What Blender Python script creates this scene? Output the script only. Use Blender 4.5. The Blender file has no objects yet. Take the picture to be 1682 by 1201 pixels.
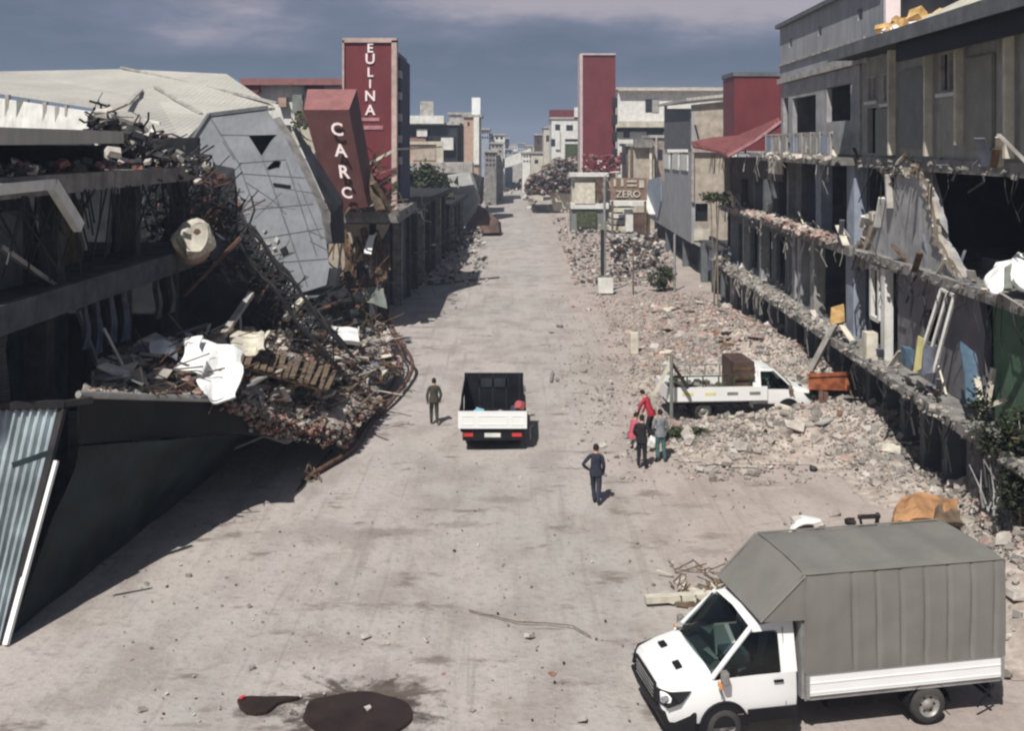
import bpy, math, random
from math import sin, cos, pi, radians as R, sqrt, atan2
from mathutils import Vector as V, Matrix, noise
from mathutils.geometry import tessellate_polygon
rnd = random.Random(7)
S = bpy.context.scene
C = S.collection
# ---------------------------------------------------------------- camera, sky, sun, exposure
F = 1750.0; H = 10.7; CX = 841.0; HY = 238.0      # focal length in photo pixels, camera height, vanishing line
cd = bpy.data.cameras.new('camera'); cam = bpy.data.objects.new('camera', cd); C.objects.link(cam)
cam.location = (0, 0, H); cam.rotation_euler = (R(90), 0, 0)
cd.sensor_width = 36; cd.sensor_fit = 'HORIZONTAL'; cd.lens = 36*F/1682
cd.shift_y = -(600.5-HY)/1682; cd.clip_end = 9000; cd.clip_start = .1
S.camera = cam
SUN = V((-.232, -.555, .799)).normalized()
w = bpy.data.worlds.new('World'); S.world = w; w.use_nodes = True
nt = w.node_tree; nt.nodes.clear()
def N(t, typ, **k):
    n = t.nodes.new(typ)
    for a, b in k.items():
        if a in n.inputs.keys(): n.inputs[a].default_value = b
        else: setattr(n, a, b)
    return n
sky = N(nt, 'ShaderNodeTexSky', sky_type='NISHITA', sun_disc=False, sun_elevation=math.asin(SUN.z), sun_rotation=atan2(SUN.x, SUN.y), air_density=1.2, dust_density=2.0)
tc = N(nt, 'ShaderNodeTexCoord'); sep = N(nt, 'ShaderNodeSeparateXYZ'); nt.links.new(tc.outputs['Generated'], sep.inputs[0])
mp = N(nt, 'ShaderNodeMapping'); mp.inputs['Scale'].default_value = (1.3, 1.3, 4.5); mp.inputs['Location'].default_value = (.35, 0, .1); nt.links.new(tc.outputs['Generated'], mp.inputs[0])
n1 = N(nt, 'ShaderNodeTexNoise', Scale=2.6, Detail=8.0, Roughness=.6); nt.links.new(mp.outputs[0], n1.inputs['Vector'])
# storm bank: slate grey low in the sky, paler pinkish cloud above it
gr = N(nt, 'ShaderNodeMapRange', interpolation_type='SMOOTHSTEP'); gr.inputs[1].default_value = .06; gr.inputs[2].default_value = .24
nt.links.new(sep.outputs[2], gr.inputs[0])
ad = N(nt, 'ShaderNodeMath', operation='MULTIPLY_ADD'); ad.inputs[1].default_value = 1.25; nt.links.new(n1.outputs[0], ad.inputs[0]); wn1 = N(nt, 'ShaderNodeMapRange', interpolation_type='SMOOTHSTEP'); wn1.inputs[1].default_value = -.22; wn1.inputs[2].default_value = -.02; nt.links.new(sep.outputs[0], wn1.inputs[0])
wn2 = N(nt, 'ShaderNodeMapRange', interpolation_type='SMOOTHSTEP'); wn2.inputs[1].default_value = .42; wn2.inputs[2].default_value = .16; nt.links.new(sep.outputs[0], wn2.inputs[0])
wm = N(nt, 'ShaderNodeMath', operation='MULTIPLY'); nt.links.new(wn1.outputs[0], wm.inputs[0]); nt.links.new(wn2.outputs[0], wm.inputs[1])
wm3 = N(nt, 'ShaderNodeMath', operation='MULTIPLY_ADD'); wm3.inputs[1].default_value = .78; wm3.inputs[2].default_value = .22; nt.links.new(wm.outputs[0], wm3.inputs[0])
wm2 = N(nt, 'ShaderNodeMath', operation='MULTIPLY'); nt.links.new(wm3.outputs[0], wm2.inputs[0]); nt.links.new(gr.outputs[0], wm2.inputs[1]); nt.links.new(wm2.outputs[0], ad.inputs[2])
cr = N(nt, 'ShaderNodeValToRGB'); e = cr.color_ramp.elements
e[0].position = .3; e[0].color = (.135, .175, .24, 1); e[1].position = 1.45; e[1].color = (.38, .35, .40, 1)
a = cr.color_ramp.elements.new(.66); a.color = (.105, .14, .20, 1)
a = cr.color_ramp.elements.new(.82); a.color = (.165, .19, .27, 1)
e[len(cr.color_ramp.elements)-1].position = 1.0
nt.links.new(ad.outputs[0], cr.inputs[0])
bg1 = N(nt, 'ShaderNodeBackground', Strength=.042); nt.links.new(sky.outputs[0], bg1.inputs[0])
bg2 = N(nt, 'ShaderNodeBackground', Strength=1.0); nt.links.new(cr.outputs[0], bg2.inputs[0])
mk = N(nt, 'ShaderNodeMapRange', interpolation_type='SMOOTHSTEP'); mk.inputs[1].default_value = .30; mk.inputs[2].default_value = .55
mk.inputs[3].default_value = 1; mk.inputs[4].default_value = 0
nt.links.new(sep.outputs[2], mk.inputs[0])
ms = N(nt, 'ShaderNodeMixShader'); nt.links.new(mk.outputs[0], ms.inputs[0]); nt.links.new(bg1.outputs[0], ms.inputs[1]); nt.links.new(bg2.outputs[0], ms.inputs[2])
wo = N(nt, 'ShaderNodeOutputWorld'); nt.links.new(ms.outputs[0], wo.inputs[0])
sl = bpy.data.lights.new('sun', 'SUN'); sl.energy = 5.0; sl.angle = R(.6); sl.color = (1, .955, .90)
so = bpy.data.objects.new('sun', sl); C.objects.link(so); so.rotation_euler = SUN.to_track_quat('Z', 'Y').to_euler(); so.location = (-30, -40, 80)
S.view_settings.view_transform = 'Standard'; S.view_settings.look = 'None'; S.view_settings.gamma = 1; S.view_settings.exposure = .13
S.render.engine = 'CYCLES'
S.cycles.max_bounces = 6; S.cycles.diffuse_bounces = 3; S.cycles.volume_bounces = 0
S.cycles.pixel_filter_type = 'BLACKMAN_HARRIS'; S.cycles.filter_width = 2.3
# ---------------------------------------------------------------- helpers
def P(px, py, Y): return V(((px-CX)/F*Y, Y, H-(py-HY)/F*Y))
def G(px, py, z=0.0):
    Y = F*(H-z)/(py-HY); return V(((px-CX)/F*Y, Y, z))
class Wall:
    """vertical plane through two ground points; uses photo points or (s, z)"""
    def __init__(s, p0, p1):
        s.p = V((p0[0], p0[1], 0)); d = V((p1[0]-p0[0], p1[1]-p0[1], 0)); s.len = d.length; s.d = d.normalized()
    def px(s, px, py):
        k = (px-CX)/F   # X = k*Y
        t = (k*s.p.y-s.p.x)/(s.d.x-k*s.d.y)
        q = s.p+s.d*t; q.z = H-(py-HY)/F*q.y; return q
    def at(s, t, z, n=0.0):
        q = s.p+s.d*t+V((s.d.y, -s.d.x, 0))*n; q.z = z; return q      # n > 0 : to the right of the direction
    def t(s, px):
        return (s.px(px, 0)-s.p).xy.dot(s.d.xy)
class MB:
    def __init__(s): s.v = []; s.f = []; s.m = []
    def add(s, vs, fs, mi=0):
        b = len(s.v); s.v += [tuple(x) for x in vs]
        for q in fs: s.f.append(tuple(b+i for i in q)); s.m.append(mi)
        return s
    def hexa(s, p, mi=0):   # p: 4 bottom, 4 top
        return s.add(p, [(0,3,2,1),(4,5,6,7),(0,1,5,4),(1,2,6,5),(2,3,7,6),(3,0,4,7)], mi)
    def box(s, x0, x1, y0, y1, z0, z1, mi=0):
        return s.hexa([(x0,y0,z0),(x1,y0,z0),(x1,y1,z0),(x0,y1,z0),(x0,y0,z1),(x1,y0,z1),(x1,y1,z1),(x0,y1,z1)], mi)
    def bar(s, p, q, w_, h=None, mi=0, up=V((0,0,1))):
        p = V(p); q = V(q); h = h or w_; d = (q-p)
        if d.length < 1e-6: return s
        d.normalize(); a = d.cross(up)
        if a.length < .01: a = d.cross(V((1,0,0)))
        a.normalize(); b = a.cross(d).normalized(); a = a*w_/2; b = b*h/2
        return s.hexa([p-a-b, p+a-b, p+a+b, p-a+b, q-a-b, q+a-b, q+a+b, q-a+b], mi)
    def tube(s, pts, r, n=6, mi=0, r2=None):
        pts = [V(p) for p in pts]; rings = []; L = len(pts)
        for i, p in enumerate(pts):
            d = (pts[min(i+1, L-1)]-pts[max(i-1, 0)]).normalized()
            a = d.cross(V((0,0,1)));
            if a.length < .05: a = d.cross(V((0,1,0)))
            a.normalize(); b = a.cross(d); rr = r if r2 is None else r+(r2-r)*i/(L-1)
            rings.append([p+(a*cos(2*pi*k/n)+b*sin(2*pi*k/n))*rr for k in range(n)])
        vs = [x for g in rings for x in g]; fs = []
        for i in range(L-1):
            for k in range(n):
                fs.append((i*n+k, i*n+(k+1)%n, (i+1)*n+(k+1)%n, (i+1)*n+k))
        fs.append(tuple(range(n))[::-1]); fs.append(tuple((L-1)*n+k for k in range(n)))
        return s.add(vs, fs, mi)
    def disc(s, c, ax, r, w_, n=20, mi=0, hole=0.0):
        ax = V(ax).normalized(); c = V(c)
        return s.tube([c-ax*w_/2, c+ax*w_/2], r, n, mi)
    def plate(s, loops, off, mi=0):
        """solid plate: first loop is the outline, others are holes"""
        off = V(off); L = [[V(p) for p in l] for l in loops]
        tr = tessellate_polygon(L); flat = [p for l in L for p in l]; n = len(flat)
        fs = [tuple(t) for t in tr]+[tuple(i+n for i in reversed(t)) for t in tr]
        b = 0
        for l in L:
            k = len(l)
            for i in range(k): fs.append((b+i, b+(i+1)%k, n+b+(i+1)%k, n+b+i))
            b += k
        return s.add(flat+[p+off for p in flat], fs, mi)
    def chunk(s, c, size, mi=0, flat=1.0, rg=rnd):
        c = V(c); a = [rg.uniform(.5, 1)*size for _ in range(3)]; a[2] *= flat
        M = Matrix.Rotation(rg.uniform(0, 6.3), 3, 'Z') @ Matrix.Rotation(rg.uniform(-.6, .6), 3, 'X') @ Matrix.Rotation(rg.uniform(-.6, .6), 3, 'Y')
        vs = []
        for z in (-1, 1):
            for (x, y) in ((-1,-1),(1,-1),(1,1),(-1,1)):
                vs.append(c+M @ V((x*a[0]*.5*rg.uniform(.6,1.1), y*a[1]*.5*rg.uniform(.6,1.1), z*a[2]*.5*rg.uniform(.6,1.1))))
        return s.hexa(vs, mi)
    def grid(s, rows, mi=0):
        n = len(rows[0]); vs = [p for r in rows for p in r]
        return s.add(vs, [(i*n+j, i*n+j+1, (i+1)*n+j+1, (i+1)*n+j) for i in range(len(rows)-1) for j in range(n-1)], mi)
    def build(s, name, mat, parent=None, label=None, cat=None, group=None, kind=None, smooth=False, local=False, bevel=0):
        me = bpy.data.meshes.new(name)
        if parent is None or local:
            o0 = V((0,0,0))
            if parent is None and not kind == 'structure':
                xs = [v[0] for v in s.v]; ys = [v[1] for v in s.v]; zs = [v[2] for v in s.v]
                o0 = V(((min(xs)+max(xs))/2, (min(ys)+max(ys))/2, min(zs)))
        else:
            o0 = V((0,0,0)); q = parent
            while q: o0 = o0+V(q.location); q = q.parent
        me.from_pydata([(v[0]-o0.x, v[1]-o0.y, v[2]-o0.z) for v in s.v], [], s.f)
        for m in (mat if isinstance(mat, (list, tuple)) else [mat]): me.materials.append(m)
        me.polygons.foreach_set('material_index', s.m)
        if smooth: me.polygons.foreach_set('use_smooth', [True]*len(s.f))
        me.validate(); me.update()
        o = bpy.data.objects.new(name, me); C.objects.link(o)
        if parent: o.parent = parent
        else: o.location = o0
        if bevel:
            b = o.modifiers.new('b', 'BEVEL'); b.width = bevel; b.segments = 2; b.limit_method = 'ANGLE'
        tag(o, label, cat, group, kind)
        return o
def tag(o, label=None, cat=None, group=None, kind=None):
    if label: o['label'] = label
    if cat: o['category'] = cat
    if group: o['group'] = group
    if kind: o['kind'] = kind
    return o
def thing(name, label, cat, loc=(0,0,0), rz=0.0, group=None):
    o = bpy.data.objects.new(name, None); C.objects.link(o); o.location = loc; o.rotation_euler = (0,0,rz); o.empty_display_size = .2
    return tag(o, label, cat, group)
def copy_tree(o, parent=None):
    c = o.copy(); C.objects.link(c)
    if parent: c.parent = parent
    for ch in list(o.children): copy_tree(ch, c)
    return c
def text3d(st, size, mat, name, parent, origin, ux, uy, depth=.03):
    """lettering on a plane: origin is the centre, ux / uy the directions of the line and up"""
    cu = bpy.data.curves.new('t', 'FONT'); cu.body = st; cu.size = size; cu.align_x = 'CENTER'; cu.align_y = 'CENTER'; cu.extrude = depth/2; cu.offset = size*.02; cu.resolution_u = 3
    t = bpy.data.objects.new('t', cu); C.objects.link(t); bpy.context.view_layer.update()
    me = bpy.data.meshes.new_from_object(t.evaluated_get(bpy.context.evaluated_depsgraph_get()))
    bpy.data.objects.remove(t)
    ux = V(ux).normalized(); uy = V(uy).normalized(); uz = ux.cross(uy)
    o0 = V((0,0,0)); q = parent
    while q: o0 = o0+V(q.location); q = q.parent
    M = Matrix.Translation(V(origin)-o0) @ Matrix((ux, uy, uz)).transposed().to_4x4()
    me.transform(M); me.materials.clear(); me.materials.append(mat)
    o = bpy.data.objects.new(name, me); C.objects.link(o); o.parent = parent
    return o
# ---------------------------------------------------------------- materials
def mat(name, col, rough=.85, metal=0.0, var=.18, vs=1.5, bump=.25, bs=9.0, col2=None, wave=None, ax='X', spec=.3, streak=.0):
    m = bpy.data.materials.new(name); m.use_nodes = True; t = m.node_tree; b = t.nodes['Principled BSDF']
    b.inputs['Roughness'].default_value = rough; b.inputs['Metallic'].default_value = metal
    b.inputs['Specular IOR Level'].default_value = spec
    tc = N(t, 'ShaderNodeTexCoord')
    n = N(t, 'ShaderNodeTexNoise', Scale=vs, Detail=6.0, Roughness=.6); t.links.new(tc.outputs['Object'], n.inputs['Vector'])
    r = N(t, 'ShaderNodeValToRGB'); c2 = col2 or tuple(c*(1-var*1.6) for c in col)
    r.color_ramp.elements[0].position = .35; r.color_ramp.elements[1].position = .68
    r.color_ramp.elements[0].color = (*c2, 1); r.color_ramp.elements[1].color = (*[min(1, c*(1+var*.5)) for c in col], 1)
    t.links.new(n.outputs[0], r.inputs[0]); out = r.outputs[0]
    if streak > 0:     # rain streaks and grime running down the surface
        mp = N(t, 'ShaderNodeMapping'); mp.inputs['Scale'].default_value = (3.0, 3.0, .25); t.links.new(tc.outputs['Object'], mp.inputs[0])
        n2 = N(t, 'ShaderNodeTexNoise', Scale=1.6, Detail=5.0); t.links.new(mp.outputs[0], n2.inputs['Vector'])
        rr = N(t, 'ShaderNodeMapRange'); rr.inputs[1].default_value = .45; rr.inputs[2].default_value = .75; rr.inputs[3].default_value = 0; rr.inputs[4].default_value = streak
        t.links.new(n2.outputs[0], rr.inputs[0])
        mx = N(t, 'ShaderNodeMix', data_type='RGBA'); t.links.new(rr.outputs[0], mx.inputs[0]); t.links.new(out, mx.inputs[6]); mx.inputs[7].default_value = (.07, .07, .068, 1)
        out = mx.outputs[2]
    t.links.new(out, b.inputs['Base Color'])
    if bump or wave:
        bn = N(t, 'ShaderNodeTexNoise', Scale=bs, Detail=5.0); t.links.new(tc.outputs['Object'], bn.inputs['Vector'])
        bp = N(t, 'ShaderNodeBump', Strength=bump, Distance=.05); t.links.new(bn.outputs[0], bp.inputs['Height']); last = bp
        if wave:
            wv = N(t, 'ShaderNodeTexWave', Scale=wave, bands_direction=ax); t.links.new(tc.outputs['Object'], wv.inputs['Vector'])
            b2 = N(t, 'ShaderNodeBump', Strength=.8, Distance=.04); t.links.new(wv.outputs[0], b2.inputs['Height']); t.links.new(bp.outputs[0], b2.inputs['Normal']); last = b2
        t.links.new(last.outputs[0], b.inputs['Normal'])
    return m
M = {}
M['concrete'] = mat('concrete', (.26,.25,.235), var=.3, streak=.35)
M['concrete_light'] = mat('pale_concrete', (.42,.40,.37), var=.25, streak=.2)
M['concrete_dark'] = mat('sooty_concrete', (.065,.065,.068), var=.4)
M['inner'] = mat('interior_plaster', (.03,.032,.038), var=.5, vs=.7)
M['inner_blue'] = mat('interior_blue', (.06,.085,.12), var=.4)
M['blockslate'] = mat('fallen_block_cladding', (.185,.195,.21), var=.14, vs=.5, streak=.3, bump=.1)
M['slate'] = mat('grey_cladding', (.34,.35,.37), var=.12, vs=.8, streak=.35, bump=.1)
M['olive'] = mat('olive_grey_plaster', (.34,.34,.31), var=.15, streak=.3)
M['grey'] = mat('grey_plaster', (.37,.37,.37), var=.2, streak=.3)
M['darkgrey'] = mat('dark_grey_plaster', (.13,.14,.15), var=.2, streak=.3)
M['bluegrey'] = mat('blue_grey_plaster', (.29,.33,.40), var=.15, streak=.2)
M['sage'] = mat('sage_render', (.19,.21,.19), var=.15, streak=.3)
M['beige'] = mat('beige_render', (.42,.37,.30), var=.2, streak=.25)
M['cream'] = mat('cream_render', (.55,.52,.43), var=.15, streak=.3)
M['tan'] = mat('tan_board', (.44,.31,.24), var=.15, streak=.15)
M['white'] = mat('white_render', (.68,.68,.64), var=.12, streak=.22)
M['whitepaint'] = mat('white_car_paint', (.78,.79,.78), rough=.28, var=.03, bump=0.0, spec=.5)
M['plastic_white'] = mat('white_sheet', (.80,.81,.80), rough=.5, var=.08, bump=.3, bs=3)
M['red'] = mat('red_sign_panel', (.155,.030,.036), rough=.5, var=.14, vs=.6, bump=.05, streak=.25)
M['redfade'] = mat('faded_red_metal', (.27,.12,.115), rough=.6, var=.15, bump=.1, streak=.15)
M['redroof'] = mat('red_roof_sheet', (.25,.08,.075), rough=.6, var=.25, wave=2.2, bump=.2)
M['letter'] = mat('pale_letters', (.82,.72,.72), rough=.5, var=.06, bump=0)
M['letter_faded'] = mat('faded_letters', (.50,.26,.28), rough=.6, var=.15, bump=0)
M['brick'] = mat('broken_brick', (.30,.17,.13), var=.3, vs=3)
M['pinkdust'] = mat('pink_brick_dust', (.42,.30,.26), var=.2, vs=2)
M['dustchunk'] = mat('dusty_mortar', (.40,.36,.32), var=.3, vs=2)
M['greychunk'] = mat('broken_block', (.27,.25,.225), var=.35, vs=2)
M['whitechunk'] = mat('broken_plaster', (.52,.48,.43), var=.2, vs=2)
M['roofmetal'] = mat('pale_roof_metal', (.47,.46,.41), rough=.6, var=.12, vs=.2, wave=.9, streak=.22, bump=.1)
M['corr'] = mat('corrugated_blue_grey', (.46,.53,.55), rough=.45, metal=.2, var=.25, vs=.9, streak=.4, bump=.1)
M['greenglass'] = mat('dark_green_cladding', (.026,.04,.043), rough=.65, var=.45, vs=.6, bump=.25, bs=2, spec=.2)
M['steel'] = mat('dark_steel', (.035,.033,.034), rough=.7, metal=.3, var=.3)
M['greysteel'] = mat('galvanised_steel', (.38,.38,.37), rough=.5, metal=.4, var=.2)
M['rust'] = mat('rusty_iron', (.13,.07,.05), var=.4, vs=3)
M['orange'] = mat('orange_rusty_paint', (.36,.11,.045), rough=.7, var=.35, vs=3)
M['black'] = mat('black_plastic', (.014,.014,.016), rough=.6, var=.2, bump=.1, spec=.15)
M['bedblack'] = mat('worn_black_steel', (.012,.014,.018), rough=.6, var=.3, bump=.2, spec=.15)
M['rubber'] = mat('tyre_rubber', (.05,.048,.046), rough=.9, var=.3)
M['rim'] = mat('dusty_steel_rim', (.30,.29,.27), rough=.5, metal=.4, var=.2)
M['glass'] = mat('dark_glass', (.012,.02,.02), rough=.06, var=.2, bump=0, spec=.9)
M['clearglass'] = None
M['pane'] = mat('dull_window_glass', (.03,.035,.045), rough=.2, var=.3, bump=0, spec=.6)
M['lamp'] = mat('headlight_lens', (.35,.37,.4), rough=.1, var=.4, vs=9, bump=0, spec=.8)
M['redlamp'] = mat('red_lamp_lens', (.55,.04,.04), rough=.2, var=.1, bump=0, spec=.6)
def clear_glass():
    m = bpy.data.materials.new('tinted_windscreen'); m.use_nodes = True; t = m.node_tree; t.nodes.clear()
    tr = N(t, 'ShaderNodeBsdfTransparent', Color=(.34,.42,.40,1)); gl = N(t, 'ShaderNodeBsdfGlossy', Roughness=.05); fr = N(t, 'ShaderNodeFresnel', IOR=1.5)
    mx = N(t, 'ShaderNodeMixShader'); o = N(t, 'ShaderNodeOutputMaterial')
    t.links.new(fr.outputs[0], mx.inputs[0]); t.links.new(tr.outputs[0], mx.inputs[1]); t.links.new(gl.outputs[0], mx.inputs[2]); t.links.new(mx.outputs[0], o.inputs[0]); return m
M['clearglass'] = clear_glass()
M['amber'] = mat('amber_lens', (.75,.28,.04), rough=.25, var=.1, bump=0)
M['tarp'] = mat('grey_tarpaulin', (.185,.178,.163), rough=.62, var=.08, vs=.9, bump=.35, bs=1.6, spec=.25, streak=.12)
M['wood'] = mat('weathered_timber', (.17,.125,.085), var=.35, vs=3)
M['woodbrown'] = mat('brown_timber', (.14,.085,.05), var=.4, vs=3)
M['plank'] = mat('pale_planks', (.62,.58,.48), var=.2, vs=2)
M['shutter'] = mat('roller_shutter', (.11,.105,.11), rough=.6, var=.3, wave=3.2, ax='Z')
M['maroon'] = mat('maroon_shutter', (.085,.05,.055), rough=.7, var=.3, wave=3.2, ax='Z')
M['bluecloth'] = mat('blue_cloth', (.10,.17,.24), var=.25)
M['clothgrey'] = mat('grey_blue_cloth', (.20,.22,.28), var=.3)
M['tealcloth'] = mat('teal_cloth', (.07,.15,.15), var=.2)
M['yellow'] = mat('yellow_panel', (.66,.60,.26), var=.15)
M['insul'] = mat('yellow_insulation', (.62,.40,.16), var=.3, vs=3)
M['orangecloth'] = mat('orange_foam', (.46,.25,.12), var=.3, vs=2)
M['green'] = mat('green_painted_wall', (.075,.14,.085), var=.2, streak=.3)
M['leaf'] = mat('dusty_leaves', (.075,.09,.04), var=.5, vs=4)
M['bark'] = mat('dry_bark', (.24,.20,.16), var=.3)
M['brownsheet'] = mat('rusty_brown_sheet', (.12,.075,.06), var=.35, vs=1)
M['navywall'] = mat('navy_render', (.05,.07,.12), var=.3)
M['puddle'] = mat('oily_puddle', (.034,.022,.019), rough=.38, var=.25, bump=.06, spec=.25)
M['wet'] = mat('wet_dirt', (.115,.09,.078), rough=.8, var=.3, vs=3, bump=.2, spec=.2)
# ---------------------------------------------------------------- ground
def ground_mat():
    m = bpy.data.materials.new('dusty_ground'); m.use_nodes = True; t = m.node_tree; b = t.nodes['Principled BSDF']
    b.inputs['Roughness'].default_value = .95; b.inputs['Specular IOR Level'].default_value = .15
    g = N(t, 'ShaderNodeNewGeometry')
    def noise_(scale, mscale=(1,1,1), detail=6.0, rough=.6, typ='ShaderNodeTexNoise', rot=0):
        mp = N(t, 'ShaderNodeMapping'); mp.inputs['Scale'].default_value = mscale; mp.inputs['Rotation'].default_value = (0,0,rot)
        t.links.new(g.outputs['Position'], mp.inputs[0])
        n = N(t, typ, Scale=scale)
        if typ == 'ShaderNodeTexNoise': n.inputs['Detail'].default_value = detail; n.inputs['Roughness'].default_value = rough
        t.links.new(mp.outputs[0], n.inputs['Vector']); return n
    def ramp(src, p0, p1, v0=0.0, v1=1.0):
        r = N(t, 'ShaderNodeMapRange', interpolation_type='SMOOTHSTEP')
        for i, x in enumerate((p0, p1, v0, v1)): r.inputs[i+1].default_value = x
        t.links.new(src, r.inputs[0]); return r.outputs[0]
    def mix(f, a, bcol, typ='MIX'):
        x = N(t, 'ShaderNodeMix', data_type='RGBA', blend_type=typ)
        if isinstance(f, float): x.inputs[0].default_value = f
        else: t.links.new(f, x.inputs[0])
        if isinstance(a, tuple): x.inputs[6].default_value = (*a, 1)
        else: t.links.new(a, x.inputs[6])
        if isinstance(bcol, tuple): x.inputs[7].default_value = (*bcol, 1)
        else: t.links.new(bcol, x.inputs[7])
        return x.outputs[2]
    big = noise_(.09, (1, .6, 1)); mid = noise_(.55, (1, .7, 1)); fine = noise_(4.5, detail=8.0, rough=.7)
    tracks = noise_(1.1, (1, .10, 1), rot=R(-4)); marks = noise_(.62, (.75, 1.5, 1), detail=7.0, rough=.68, rot=R(8))
    speck = noise_(2.6, typ='ShaderNodeTexVoronoi'); speck.inputs['Randomness'].default_value = 1
    c = mix(ramp(big.outputs[0], .38, .62), (.425, .385, .362), (.37, .352, .328))
    c = mix(ramp(mid.outputs[0], .42, .66, 0, .7), c, (.275, .245, .225))
    c = mix(ramp(mid.outputs[0], .40, .25, 0, .5), c, (.48, .43, .40))
    c = mix(ramp(tracks.outputs[0], .53, .70, 0, .40), c, (.22, .195, .175))
    c = mix(ramp(tracks.outputs[0], .44, .30, 0, .35), c, (.45, .41, .38))
    c = mix(ramp(marks.outputs[0], .56, .68, 0, .85), c, (.165, .14, .12))
    c = mix(ramp(marks.outputs[0], .40, .28, 0, .5), c, (.36, .36, .29))
    c = mix(ramp(fine.outputs[0], .48, .70, 0, .5), c, (.20, .178, .16))
    grit = noise_(17, detail=4.0, rough=.7); c = mix(ramp(grit.outputs[0], .56, .72, 0, .45), c, (.17, .15, .135)); c = mix(ramp(grit.outputs[0], .40, .28, 0, .35), c, (.52, .48, .45))
    tyre = noise_(2.6, (1, .035, 1), rot=R(5), detail=3.0); c = mix(ramp(tyre.outputs[0], .60, .68, 0, .32), c, (.22, .19, .17))
    c = mix(ramp(speck.outputs['Distance'], .10, .05, 0, .5), c, (.50, .47, .44))
    # right side is redder, rubble dust
    sx = N(t, 'ShaderNodeSeparateXYZ'); t.links.new(g.outputs['Position'], sx.inputs[0])
    c = mix(ramp(sx.outputs[0], 1.5, 6.5, 0, .28), c, (.36, .27, .225))
    # damp splash round the puddles, streaked outwards, and small damp marks
    def dist(cx, cy, sx_, sy_):
        mp = N(t, 'ShaderNodeMapping'); mp.inputs['Location'].default_value = (-cx/sx_, -cy/sy_, 0); mp.inputs['Scale'].default_value = (1/sx_, 1/sy_, 0)
        t.links.new(g.outputs['Position'], mp.inputs[0]); return mp
    def stain(c, px, py, sx_, sy_, col, amt, seed=0.0, radial=0.0):
        p = G(px, py); mp = dist(p.x, p.y, sx_, sy_)
        ln = N(t, 'ShaderNodeVectorMath', operation='LENGTH'); t.links.new(mp.outputs[0], ln.inputs[0])
        nv = N(t, 'ShaderNodeVectorMath', operation='NORMALIZE'); t.links.new(mp.outputs[0], nv.inputs[0])
        n1_ = N(t, 'ShaderNodeTexNoise', Scale=4.5, Detail=3.0); sc_ = N(t, 'ShaderNodeVectorMath', operation='ADD'); sc_.inputs[1].default_value = (seed, seed, seed)
        t.links.new(nv.outputs[0], sc_.inputs[0]); t.links.new(sc_.outputs[0], n1_.inputs['Vector'])
        n2_ = N(t, 'ShaderNodeTexNoise', Scale=2.2, Detail=6.0, Roughness=.7); t.links.new(g.outputs['Position'], n2_.inputs['Vector'])
        a1 = N(t, 'ShaderNodeMath', operation='MULTIPLY_ADD'); a1.inputs[1].default_value = -2.6*radial; t.links.new(n1_.outputs[0], a1.inputs[0]); t.links.new(ln.outputs['Value'], a1.inputs[2])
        a2 = N(t, 'ShaderNodeMath', operation='MULTIPLY_ADD'); a2.inputs[1].default_value = -1.6; t.links.new(n2_.outputs[0], a2.inputs[0]); t.links.new(a1.outputs[0], a2.inputs[2])
        return mix(ramp(a2.outputs[0], -.05-1.3*radial, -.55-1.3*radial, 0, amt), c, col)
    c = stain(c, 590, 1150, 1.9, 1.25, (.085,.065,.058), .9, 1.0, 1.0)
    c = stain(c, 588, 1172, 2.3, 2.2, (.075,.058,.05), .9, 5.0, .12)
    c = stain(c, 432, 1160, .85, .7, (.085,.065,.058), .85, 9.0, .12)
    c = stain(c, 640, 1135, 1.9, .35, (.14,.115,.10), .6, 3.0, .3)
    for (x_, y_, a_, b_, s_) in ((715,1085,.62,.34,.75), (335,1165,.3,.2,.5), (300,1190,.9,.16,.4), (590,1112,.3,.25,.5), (900,1030,.9,.09,.55), (800,1008,.7,.07,.5), (640,872,1.6,.7,.45), (760,860,1.4,.5,.45), (1160,905,1.0,.5,.4), (1130,830,1.5,.4,.35), (830,820,1.8,.5,.3)):
        c = stain(c, x_, y_, a_, b_, (.15,.125,.11), s_, x_*.37, .2)
    t.links.new(c, b.inputs['Base Color'])
    ad = N(t, 'ShaderNodeMath', operation='MULTIPLY_ADD'); ad.inputs[1].default_value = .7; t.links.new(fine.outputs[0], ad.inputs[0]); t.links.new(tracks.outputs[0], ad.inputs[2])
    bp = N(t, 'ShaderNodeBump', Strength=.6, Distance=.12); t.links.new(ad.outputs[0], bp.inputs['Height']); t.links.new(bp.outputs[0], b.inputs['Normal'])
    return m
M['ground'] = ground_mat()
def axis(a, b_, st, far):
    r = []; x = a
    while x <= b_: r.append(x); x += st
    s_ = st*1.5
    while x < far: r.append(x); x += s_; s_ *= 1.5
    r.append(far); return r
xs = axis(-22, 22, .5, 2500); neg = [-x for x in xs if x > 22]; xs = sorted(neg+xs)
ys = [-2500, -900, -300, -80, -20, 0]+axis(8, 150, .5, 5200)
mb = MB()
mb.grid([[V((x, y, (noise.noise(V((x*.35, y*.35, 0)))*.05+noise.noise(V((x*1.7, y*1.7, 3)))*.02-.03) if abs(x) < 60 and 0 < y < 200 else -.03)) for x in xs] for y in ys])
mb.build('ground', M['ground'], kind='structure', smooth=True)
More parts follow.
